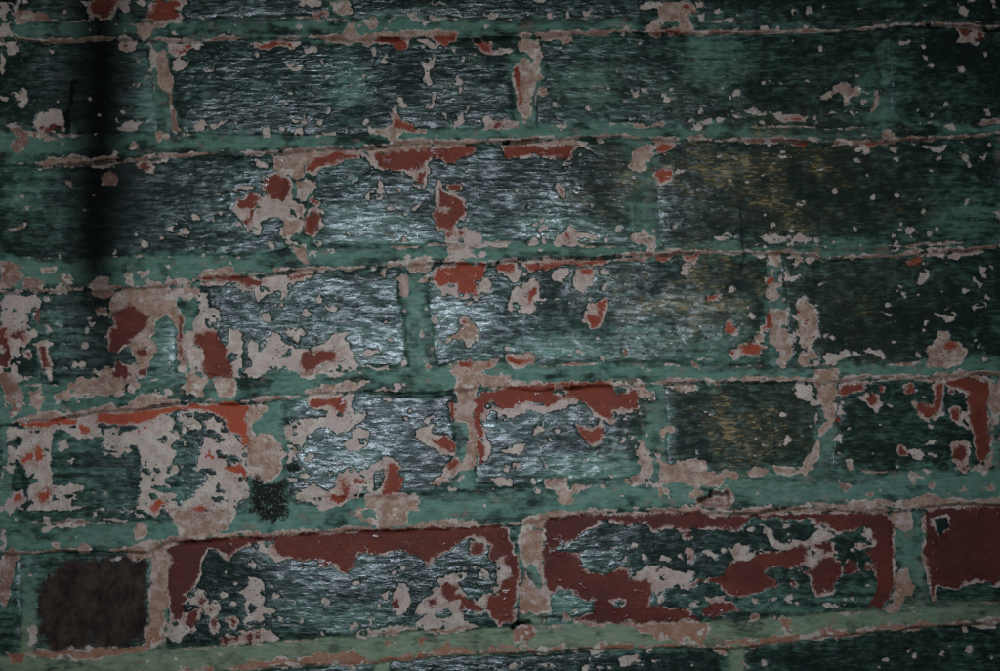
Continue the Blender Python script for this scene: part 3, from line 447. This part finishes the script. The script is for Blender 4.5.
# black aerosol stripe run down the wall, and two thin drips
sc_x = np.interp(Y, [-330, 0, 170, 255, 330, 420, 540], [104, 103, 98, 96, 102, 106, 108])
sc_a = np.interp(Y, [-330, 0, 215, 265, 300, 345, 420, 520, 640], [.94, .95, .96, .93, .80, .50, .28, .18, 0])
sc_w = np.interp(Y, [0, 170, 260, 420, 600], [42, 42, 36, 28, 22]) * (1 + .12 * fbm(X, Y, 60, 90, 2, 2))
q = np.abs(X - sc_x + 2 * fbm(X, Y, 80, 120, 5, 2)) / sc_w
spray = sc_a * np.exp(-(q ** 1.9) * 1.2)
def drip(x1, y1, x2, y2, w, a):
    ex, ey = x2 - x1, y2 - y1
    t = np.clip(((WX - x1) * ex + (WY - y1) * ey) / (ex * ex + ey * ey), 0, 1)
    return a * sstep(w, w * .4, np.hypot(WX - x1 - t * ex, WY - y1 - t * ey))
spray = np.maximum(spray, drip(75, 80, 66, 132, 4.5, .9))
spray = np.maximum(spray, drip(742, 210, 743, 270, 2.4, .6))
spray = np.maximum(spray, drip(773, 385, 775, 465, 1.5, .6))

# red of each brick: 0 maroon .. 1 orange
TONES = {(4, 0): .9, (4, 265): .45, (4, 463): .36, (4, 651): .4, (4, 822): .25, (5, 26): .1, (5, 156): .12, (5, 529): .06, (5, 908): .04, (3, -152): .18, (3, 184): .3, (3, 416): .62, (3, 772): .6, (2, -57): .25, (2, 295): .4, (2, 644): .75, (1, -207): .35, (1, 161): .5, (1, 525): .6, (1, 882): .35}
tone = np.full(X.shape, .4)
for c in range(0, 7):
    xs = [j[0] for j in JOINTS[c]]
    T = line(TOPS, c, X) - 16; B = line(BOTS, c, X) + 14
    for q in range(len(xs) - 1):
        val = [v for (cc, xx), v in TONES.items() if cc == c and xs[q] - 12 <= xx <= xs[q] + 8]
        if val:
            tone = np.where((Y >= T) & (Y < B) & (X >= xs[q]) & (X < xs[q + 1]), val[0], tone)
tone = np.clip(tone + .12 * cloud, 0, 1)

# ------------------------------------------------------------------ relief, millimetres towards the viewer
paint = sstep(1.6, -1.6, chip)
white = sstep(1.4, -1.4, bare) * sstep(1.4, -1.4, sand)
h = .6 * fbm(X, Y, 150, 110, 2, 2) + .10 * fbm(X, Y, 34, 26, 5, 3)
brick_off = np.zeros(X.shape)
for p in np.unique(pidv):
    if p % 1000 < 500:
        r_ = np.random.RandomState(int(p))
        m = pidv == p
        brick_off[m] = r_.uniform(-.5, .5) + (X[m] - X[m].mean()) * r_.uniform(-.004, .004)
bin_ = np.maximum(b, 0)
h += brick_off * .6 * sstep(-2, 3, b)
h -= np.where(b >= 0, .45 * np.exp(-bin_ / 4.0), 0)
crack = .35 + .8 * fbm(X, Y, 40, 20, 4, 2)
h -= np.where(b >= 0, 2.6 * np.clip(crack, 0, 1.3) * np.exp(-(np.maximum(dtop, 0) / 1.9) ** 2), 0)
isbed = tbed >= 0
h = np.where(isbed, h - .9 + 1.8 * sstep(.05, .92, tbed) + .55 * fbm(X, Y, 24, 13, 6, 4, .62), h)
h = np.where((~isbed) & (b < 0), h - .8 + .5 * fbm(X, Y, 12, 26, 7, 4, .6), h)
h += .24 * paint + .20 * white
rid = 1 - np.abs(fbm(X, Y, 22, 6, 6, 2))              # wrinkled, brushed skin of the paint
h += .055 * paint * (rid - .6) * sstep(-3, 4, b) * (.4 + .9 * sstep(-.6, .5, cloud))
h += .025 * paint * fbm(X, Y, 5, 3.5, 2, 2)
h += .06 * paint * (1 - np.abs(fbm(X, Y, 60, 8, 3, 3))) * sstep(-3, 4, b)
h += .18 * sstep(0, 2, sand) * fbm(X, Y, 5, 5, 1, 2)
h += .35 * sstep(-1, 2, tar) * (1 + fbm(X, Y, 7, 7, 3, 2))
h += .45 * sstep(-1, 2, brown) * fbm(X, Y, 6, 8, 4, 3)
# two pebbles of mortar squeezed out of the joints
for lx, ly, lw, lh, hh in ((526, 631, 10, 8, 1.6), (716, 498, 17, 9, 1.8), (106, 177, 9, 8, .9), (3, 545, 7, 14, 1.5), (90, 295, 14, 10, 1.3), (65, 282, 10, 7, 1.2), (30, 285, 10, 7, 1.2)):
    q2 = ((WX - lx) / lw) ** 2 + ((WY - ly) / lh) ** 2
    h += hh * np.sqrt(np.clip(1 - q2, 0, 1)) * (1 + .25 * fbm(X, Y, 6, 6, 5, 2))
for x1, y1, x2, y2, dep in ((513, 629, 519, 621, 7.0), (519, 621, 530, 620, 7.0), (700, 502, 712, 494, 6), (712, 494, 726, 496, 6), (0, 538, 14, 530, 2), (108, 163, 60, 161, 1)):
    h -= dep * drip(x1, y1, x2, y2, 2.4, 1.0)

VX = (X - 500) * S; VZ = Z0 - (Y - 335.5) * S; VY = -h * 0.001
gzx = np.gradient(h * .001, axis=1) / np.gradient(gx)[None, :] / S
gzy = np.gradient(h * .001, axis=0) / np.gradient(gy)[:, None] / S     # per unit down
NRM = np.stack([-gzx, -np.ones_like(h), gzy], -1)
NRM /= np.linalg.norm(NRM, axis=-1, keepdims=True)
VTX = np.stack([VX, VY, VZ], -1).reshape(-1, 3)
NRM = NRM.reshape(-1, 3)
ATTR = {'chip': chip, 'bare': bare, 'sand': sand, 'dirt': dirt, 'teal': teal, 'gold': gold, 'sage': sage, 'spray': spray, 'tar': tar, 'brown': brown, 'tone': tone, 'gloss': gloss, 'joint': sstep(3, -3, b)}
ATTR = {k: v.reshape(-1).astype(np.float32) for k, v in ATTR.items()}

# ------------------------------------------------------------------ node helpers
class NT:
    def __init__(s, name):
        s.m = bpy.data.materials.new(name); s.m.use_nodes = True
        s.t = s.m.node_tree; s.n = s.t.nodes; s.l = s.t.links
        s.bsdf = s.n['Principled BSDF']
    def put(s, sock, v):
        if isinstance(v, bpy.types.NodeSocket): s.l.new(v, sock)
        elif v is not None: sock.default_value = v
    def math(s, op, a, b=None, c=None, clamp=False):
        n = s.n.new('ShaderNodeMath'); n.operation = op; n.use_clamp = clamp
        s.put(n.inputs[0], a); s.put(n.inputs[1], b); s.put(n.inputs[2], c)
        return n.outputs[0]
    def attr(s, name):
        n = s.n.new('ShaderNodeAttribute'); n.attribute_name = name
        return n.outputs['Fac']
    def pos(s, sx=1, sy=1, sz=1, rot=0):
        g = s.n.new('ShaderNodeNewGeometry')
        mp = s.n.new('ShaderNodeMapping'); mp.inputs['Scale'].default_value = (sx, sy, sz); mp.inputs['Rotation'].default_value = (0, rot, 0)
        s.l.new(g.outputs['Position'], mp.inputs['Vector'])
        return mp.outputs[0]
    def noise(s, vec, scale, detail=3, rough=.55, kind='FBM', dist=0):
        n = s.n.new('ShaderNodeTexNoise'); n.noise_type = kind
        s.l.new(vec, n.inputs['Vector'])
        n.inputs['Scale'].default_value = scale; n.inputs['Detail'].default_value = detail; n.inputs['Roughness'].default_value = rough; n.inputs['Distortion'].default_value = dist
        return n.outputs['Fac']
    def ramp(s, v, a, b, lo=0., hi=1., smooth=True):
        n = s.n.new('ShaderNodeMapRange'); n.interpolation_type = 'SMOOTHSTEP' if smooth else 'LINEAR'
        s.put(n.inputs['Value'], v); n.inputs['From Min'].default_value = a; n.inputs['From Max'].default_value = b
        n.inputs['To Min'].default_value = lo; n.inputs['To Max'].default_value = hi
        return n.outputs[0]
    def mix(s, f, a, b):
        n = s.n.new('ShaderNodeMix'); n.data_type = 'RGBA'
        s.put(n.inputs[0], f)
        for i, v in ((6, a), (7, b)):
            if isinstance(v, tuple): v = (v[0], v[1], v[2], 1)
            s.put(n.inputs[i], v)
        return n.outputs[2]
    def mixf(s, f, a, b):
        n = s.n.new('ShaderNodeMix'); n.data_type = 'FLOAT'
        s.put(n.inputs[0], f); s.put(n.inputs[2], a); s.put(n.inputs[3], b)
        return n.outputs[0]

def painted_masonry():
    t = NT('flaking_painted_masonry')
    P = t.pos()
    A = {k: t.attr(k) for k in ATTR}
    fine = t.ramp(t.noise(P, 560, 4, .7), .28, .72, smooth=False)
    finer = t.ramp(t.noise(P, 1900, 3, .7), .28, .72, smooth=False)
    med = t.ramp(t.noise(P, 160, 5, .65), .28, .72, smooth=False)
    big = t.noise(P, 28, 3, .6)
    e1 = t.math('MULTIPLY', t.math('SUBTRACT', fine, .5), 2.2)
    e2 = t.math('MULTIPLY', t.math('SUBTRACT', finer, .5), 1.2)
    m_chip = t.ramp(t.math('ADD', A['chip'], e1), -.35, .35)
    speck = t.math('MULTIPLY', t.ramp(t.noise(P, 620, 3, .68), .585, .625), t.ramp(t.noise(P, 42, 3, .6), .47, .60))
    m_chip = t.math('MULTIPLY', m_chip, t.math('SUBTRACT', 1.0, t.math('MULTIPLY', speck, .9)))
    m_sand = t.ramp(t.math('ADD', A['sand'], t.math('ADD', e1, e2)), -.5, .5)
    grain = t.math('MULTIPLY', t.math('SUBTRACT', t.ramp(t.noise(P, 1500, 2, .6), .3, .7, smooth=False), .5), 6.0)
    m_bare = t.ramp(t.math('ADD', A['bare'], t.math('ADD', e1, t.math('MULTIPLY', grain, t.ramp(t.noise(P, 75, 2, .5), .40, .60)))), -.4, .6)
    m_tar = t.math('MULTIPLY', t.ramp(t.math('ADD', A['tar'], t.math('ADD', t.math('MULTIPLY', e1, 2.5), t.math('MULTIPLY', grain, 1.4))), -1.5, 1), t.ramp(fine, .12, .42, .1, .97))
    m_brown = t.ramp(t.math('ADD', A['brown'], t.math('ADD', t.math('MULTIPLY', e1, 2), grain)), -3, 2.5)
    # paint: dark green coat brushed over teal
    st = t.ramp(t.noise(t.pos(.11, 1, 1), 1350, 4, .72), .28, .72, smooth=False)                       # hair-fine horizontal brushing
    st2 = t.ramp(t.noise(t.pos(.34, 1, 1), 420, 4, .65, dist=.35), .28, .72, smooth=False)
    wr = t.ramp(t.noise(t.pos(.26, 1, 1), 420, 3, .58, 'FBM', .3), .28, .72, smooth=False)
    diag = t.ramp(t.noise(t.pos(.16, 1, 1, math.radians(-38)), 1000, 3, .7), .28, .72, smooth=False)
    sel = t.ramp(t.noise(P, 14, 2, .5), .54, .64)
    st = t.mixf(sel, st, diag)
    tv = t.math('ADD', A['teal'], t.math('MULTIPLY', t.math('SUBTRACT', st, .5), t.math('MULTIPLY', t.mixf(A['joint'], 1.0, .5), t.ramp(t.noise(P, 22, 3, .6), .35, .65, .25, .62))))
    tv = t.math('ADD', tv, t.math('MULTIPLY', t.math('SUBTRACT', st2, .5), .42))
    tv = t.math('ADD', tv, t.math('MULTIPLY', t.math('SUBTRACT', med, .5), .30))
    m_teal = t.ramp(tv, .10, .85)
    dark = t.mix(big, (.009, .0175, .0165), (.015, .029, .0275))
    crev = t.ramp(wr, .42, .18)
    tealc = t.mix(med, (.070, .156, .133), (.104, .212, .182))
    tealc = t.mix(A['sage'], tealc, (.165, .232, .160))
    green = t.mix(m_teal, dark, tealc)
    green = t.mix(t.math('MULTIPLY', crev, t.mixf(A['joint'], .34, .2)), green, (.007, .013, .012))
    stain = t.math('MULTIPLY', t.ramp(t.noise(t.pos(.7, 1, 1), 120, 5, .7), .56, .66), t.math('MULTIPLY', A['joint'], .55))
    green = t.mix(stain, green, (.20, .135, .110))
    green = t.mix(t.math('MULTIPLY', t.ramp(finer, .72, .95), .35), green, (.012, .02, .019))
    green = t.mix(t.math('MULTIPLY', t.math('MULTIPLY', t.ramp(finer, .25, .02), t.ramp(med, .5, .8)), .5), green, (.26, .29, .26))
    g_on = t.math('MULTIPLY', t.ramp(t.math('ADD', t.math('MULTIPLY', A['gold'], .21), t.noise(t.pos(.22, 1, 1), 900, 4, .7)), .64, .76), t.ramp(A['gold'], .1, .5))
    green = t.mix(t.math('MULTIPLY', A['gold'], .65), green, t.mix(st, (.022, .024, .016), (.105, .098, .058)))
    green = t.mix(t.math('MULTIPLY', g_on, .7), green, (.26, .21, .10))
    # undercoat
    und = t.mix(t.ramp(med, .35, .65), (.36, .325, .305), (.48, .455, .437))
    und = t.mix(t.ramp(big, .5, .66), und, (.41, .365, .375))
    und = t.mix(t.math('MULTIPLY', t.ramp(finer, .50, .85), .7), und, (.24, .165, .145))
    und = t.mix(t.math('MULTIPLY', t.ramp(finer, .35, .05), .5), und, (.55, .53, .51))
    deep = t.ramp(A['chip'], 3, 8)
    spk = t.math('MULTIPLY', t.math('MULTIPLY', t.ramp(finer, .58, .72), t.ramp(t.noise(P, 95, 2, .5), .50, .62)), deep)
    und = t.mix(t.math('MULTIPLY', spk, .8), und, (.26, .07, .05))
    halo = t.ramp(t.math('ADD', finer, t.math('MULTIPLY', A['bare'], .035)), .34, .52)
    und = t.mix(t.math('MULTIPLY', halo, t.ramp(t.noise(P, 60, 2, .5), .42, .6, .15, .8)), und, (.22, .06, .045))
    und = t.mix(t.math('MULTIPLY', t.ramp(t.noise(P, 40, 5, .7), .50, .70), .4), und, (.28, .215, .205))
    # mortar
    mor = t.mix(t.ramp(med, .3, .7), (.235, .155, .120), (.34, .262, .222))
    mor = t.mix(t.ramp(finer, .70, .88), mor, (.075, .055, .048))
    mor = t.mix(t.math('MULTIPLY', t.ramp(fine, .6, .9), .5), mor, (.24, .115, .085))
    mor = t.mix(t.math('MULTIPLY', t.ramp(finer, .35, .1), .6), mor, (.46, .38, .33))
    mor = t.mix(t.math('MULTIPLY', t.ramp(A['dirt'], -1, 2), .7), mor, (.16, .08, .065))
    mor = t.mix(t.math('MULTIPLY', t.ramp(t.noise(P, 70, 5, .7), .46, .62), .6), mor, und)
    vo = t.n.new('ShaderNodeTexVoronoi'); vo.inputs['Scale'].default_value = 380; t.l.new(P, vo.inputs['Vector'])
    pit = t.math('MULTIPLY', t.ramp(vo.outputs['Distance'], .24, .14), t.ramp(med, .35, .6))
    mor = t.mix(t.math('MULTIPLY', A['sage'], .6), mor, (.25, .115, .07))
    mor = t.mix(t.math('MULTIPLY', pit, .85), mor, (.045, .03, .026))
    # brick
    red = t.mix(A['tone'], (.070, .021, .018), (.32, .066, .032))
    red = t.mix(t.math('MULTIPLY', t.ramp(med, .45, .85), .5), red, t.mix(A['tone'], (.045, .016, .015), (.21, .045, .028)))
    red = t.mix(t.math('MULTIPLY', t.ramp(t.noise(P, 60, 5, .7), .5, .7), .45), red, t.mix(A['tone'], (.11, .045, .038), (.25, .085, .055)))
    red = t.mix(t.math('MULTIPLY', t.ramp(finer, .72, .95), .5), red, t.mix(A['tone'], (.17, .075, .06), (.38, .17, .12)))
    red = t.mix(t.math('MULTIPLY', t.ramp(fine, .35, .05), .45), red, (.06, .02, .016))
    red = t.mix(t.math('MULTIPLY', pit, .5), red, (.03, .012, .01))
    red = t.mix(t.math('MULTIPLY', t.ramp(t.noise(t.pos(.25, 1, 1, .3), 500, 4, .7), .56, .68), .35), red, t.mix(A['tone'], (.15, .06, .05), (.36, .15, .10)))
    brn = t.mix(t.ramp(t.noise(t.pos(1, 1, .7), 90, 7, .72), .34, .68), (.012, .009, .0085), (.058, .044, .039))
    brn = t.mix(t.math('MULTIPLY', t.ramp(finer, .65, .95), .5), brn, (.095, .075, .066))
    c = t.mix(m_chip, green, und)
    c = t.mix(m_sand, c, mor)
    c = t.mix(m_bare, c, red)
    c = t.mix(m_brown, c, brn)
    c = t.mix(m_tar, c, (.008, .007, .007))
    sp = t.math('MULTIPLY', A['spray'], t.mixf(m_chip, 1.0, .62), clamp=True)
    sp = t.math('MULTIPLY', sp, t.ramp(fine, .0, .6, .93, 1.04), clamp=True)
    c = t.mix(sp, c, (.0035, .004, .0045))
    t.put(t.bsdf.inputs['Base Color'], c)
    m_paint = t.math('SUBTRACT', 1.0, t.math('MAXIMUM', m_chip, m_brown))
    rg = t.mixf(A['joint'], t.ramp(med, .2, .8, .10, .22), .5)
    r = t.mixf(m_paint, t.mixf(m_bare, .85, .60), rg)
    r = t.mixf(m_tar, r, .6)
    r = t.mixf(sp, r, .8)
    t.put(t.bsdf.inputs['Roughness'], r)
    t.put(t.bsdf.inputs['Specular IOR Level'], t.mixf(m_tar, t.mixf(sp, t.mixf(m_paint, .10, t.math('MULTIPLY', t.ramp(wr, .34, .80, .06, .32), A['gloss'])), .02), .05))
    t.put(t.bsdf.inputs['Specular Tint'], (.72, .84, 1.0, 1))
    # fine relief
    hw = t.math('MULTIPLY', t.math('ADD', t.math('MULTIPLY', wr, 1.0), t.math('MULTIPLY', st, .30)), t.math('MULTIPLY', m_paint, t.mixf(A['joint'], 1.0, .35)))
    hw = t.math('ADD', hw, t.math('MULTIPLY', A['joint'], t.math('ADD', t.math('MULTIPLY', fine, .5), t.math('MULTIPLY', med, 1.6))))
    hm = t.math('MULTIPLY', t.math('SUBTRACT', 1.0, m_paint), t.math('ADD', t.math('MULTIPLY', finer, .22), t.math('MULTIPLY', fine, .25)))
    he = t.math('MULTIPLY', t.math('SUBTRACT', 1.0, m_chip), .3)
    ht = t.math('ADD', t.math('ADD', hw, hm), he)
    bp = t.n.new('ShaderNodeBump'); bp.inputs['Distance'].default_value = .00013; bp.inputs['Strength'].default_value = 1.0
    t.put(bp.inputs['Height'], ht)
    t.l.new(bp.outputs[0], t.bsdf.inputs['Normal'])
    return t.m
MASONRY = painted_masonry()

def plain(name, col, rough=.9, sc_=8, var=.25):
    t = NT(name)
    n = t.noise(t.pos(), sc_, 5, .6)
    t.put(t.bsdf.inputs['Base Color'], t.mix(n, tuple(v * (1 - var) for v in col), tuple(v * (1 + var) for v in col)))
    t.bsdf.inputs['Roughness'].default_value = rough
    bp = t.n.new('ShaderNodeBump'); bp.inputs['Distance'].default_value = .004; bp.inputs['Strength'].default_value = .4
    t.put(bp.inputs['Height'], n); t.l.new(bp.outputs[0], t.bsdf.inputs['Normal'])
    return t.m

# ------------------------------------------------------------------ the wall: every brick and every joint a piece of its own
wall = bpy.data.objects.new('brick_wall', None)
COL.objects.link(wall)
wall.location = (0, 0, 0)
wall['label'] = 'old brick wall with dark green paint flaking off to white undercoat and red brick'
wall['category'] = 'wall'
wall['kind'] = 'thing'
IDX = np.arange(NX * NY).reshape(NY, NX)
QUADS = np.stack([IDX[:-1, :-1], IDX[1:, :-1], IDX[1:, 1:], IDX[:-1, 1:]], -1).reshape(-1, 4)
PIDF = PID.reshape(-1)
ORDER = np.argsort(PIDF, kind='stable')
SP = PIDF[ORDER]
cuts = np.flatnonzero(np.diff(SP)) + 1
DEPTH = {'brick': .100, 'joint': .096}

def piece(name, quads, depth):
    used, inv = np.unique(quads, return_inverse=True)
    q = inv.reshape(-1, 4)
    n = len(used)
    e = np.stack([q, np.roll(q, -1, axis=1)], -1).reshape(-1, 2)
    key = e[:, 0].astype(np.int64) * n + e[:, 1]
    rkey = e[:, 1].astype(np.int64) * n + e[:, 0]
    bd = e[~np.isin(key, rkey)]
    bv, binv = np.unique(bd, return_inverse=True)
    m = len(bv); be = binv.reshape(-1, 2)
    co = VTX[used]
    ctr = np.array([co[:, 0].mean(), 0.0, co[:, 2].mean()])
    front = co[bv]
    back = front.copy(); back[:, 1] = depth
    verts = np.concatenate([co, front, back]) - ctr
    # side faces: the border vertex pair, run back into the wall
    a = be[:, 0] + n; b_ = be[:, 1] + n
    side = np.stack([b_, a, a + m, b_ + m], -1)
    faces = np.concatenate([q, side])
    me = bpy.data.meshes.new(name)
    me.vertices.add(len(verts)); me.vertices.foreach_set('co', verts.astype(np.float32).ravel())
    me.loops.add(faces.size); me.loops.foreach_set('vertex_index', faces.astype(np.int32).ravel())
    me.polygons.add(len(faces)); me.polygons.foreach_set('loop_start', np.arange(0, faces.size, 4, dtype=np.int32))
    me.update(calc_edges=True)
    me.polygons.foreach_set('use_smooth', np.ones(len(faces), bool))
    src = np.concatenate([used, used[bv], used[bv]])
    for k, v in ATTR.items():
        at = me.attributes.new(k, 'FLOAT', 'POINT'); at.data.foreach_set('value', v[src])
    nr_ = np.zeros((len(verts), 3), np.float32)
    nr_[:n] = NRM[used]
    me.normals_split_custom_set_from_vertices(nr_.tolist())
    me.materials.append(MASONRY)
    o = bpy.data.objects.new(name, me)
    COL.objects.link(o)
    o.parent = wall
    o.location = ctr
    return o

PART_NOTES = {(5, 28): 'dark brown header brick stripped of its paint', (4, 3): 'brick with orange top edge and large white undercoat patches',
              (5, 158): 'long brick with a bare maroon band along its top', (5, 531): 'long brick bared to maroon round an island of green paint', (5, 910): 'bare maroon brick with green paint along its foot',
              (4, 465): 'short brick with bare red top and left edge', (4, 824): 'short brick with a bare red right edge'}
starts = np.concatenate([[0], cuts]); ends = np.concatenate([cuts, [len(SP)]])
for s0, s1 in zip(starts, ends):
    p = int(SP[s0])
    if p <= 0: continue
    kind = p % 1000
    nm = 'brick' if kind < 500 else ('head_joint' if kind < 900 else 'bed_joint')
    o = piece(nm, QUADS[ORDER[s0:s1]], DEPTH['brick' if kind < 500 else 'joint'])
    if kind < 500:
        left = round(JOINTS[p // 1000 - 4][kind - 1][0]) if kind else None
        note = PART_NOTES.get((p // 1000 - 4, left))
        if note: o['label'] = note

def box(bm_v, bm_f, x0, x1, y0, y1, z0, z1):
    k = len(bm_v)
    bm_v += [(x0, y0, z0), (x1, y0, z0), (x1, y1, z0), (x0, y1, z0), (x0, y0, z1), (x1, y0, z1), (x1, y1, z1), (x0, y1, z1)]
    bm_f += [(k, k + 3, k + 2, k + 1), (k + 4, k + 5, k + 6, k + 7), (k, k + 1, k + 5, k + 4), (k + 1, k + 2, k + 6, k + 5), (k + 2, k + 3, k + 7, k + 6), (k + 3, k, k + 4, k + 7)]

def solid(name, boxes, mat, parent=None, kind=None):
    v, f = [], []
    for bx in boxes: box(v, f, *bx)
    me = bpy.data.meshes.new(name); me.from_pydata(v, [], f); me.update()
    me.materials.append(mat)
    o = bpy.data.objects.new(name, me); COL.objects.link(o)
    if parent: o.parent = parent
    if kind: o['kind'] = kind
    return o

PLASTER = plain('grey_plaster', (.30, .29, .27))
x0, x1 = (gx[0] - 500) * S, (gx[-1] - 500) * S
ztop, zbot = Z0 - (gy[0] - 335.5) * S, Z0 - (gy[-1] - 335.5) * S
solid('core', [(x0, x1, .095, .215, zbot, ztop)], PLASTER, wall)
# rendered masonry around the surveyed face
solid('render_coat', [(-3.5, x0, -.001, .215, 0, 3.0), (x1, 3.5, -.001, .215, 0, 3.0), (x0, x1, -.001, .215, 0, zbot), (x0, x1, -.001, .215, ztop, 3.0)], PLASTER, wall)

# ------------------------------------------------------------------ ground; unseen wall with opening and unseen overhead slab, added to shape light falloff
solid('ground', [(-40, 40, -40, 10, -.3, 0.0)], plain('packed_earth', (.16, .14, .12), .95, 3), None, 'structure')
AW, AH, AD = 0.66, 0.52, 2.6           # opening width, height, distance from the painted wall
tgt = Vector(((440 - 500) * S, 0, Z0 - (360 - 335.5) * S))
ac = tgt + LDIR * (AD / -LDIR.y)  # added wall, out of view: its opening is aimed to darken the edges
solid('added_shade_wall', [(-3.5, ac.x - AW / 2, -AD - .12, -AD, 0, 3.0), (ac.x + AW / 2, 3.5, -AD - .12, -AD, 0, 3.0),
      (ac.x - AW / 2, ac.x + AW / 2, -AD - .12, -AD, 0, ac.z - AH / 2), (ac.x - AW / 2, ac.x + AW / 2, -AD - .12, -AD, ac.z + AH / 2, 3.0)], PLASTER, None, 'structure')
solid('added_shade_ceiling', [(-3.5, 3.5, -AD - .12, .215, 3.0, 3.15)], PLASTER, None, 'structure')  # added slab, out of view, holds back the sky light
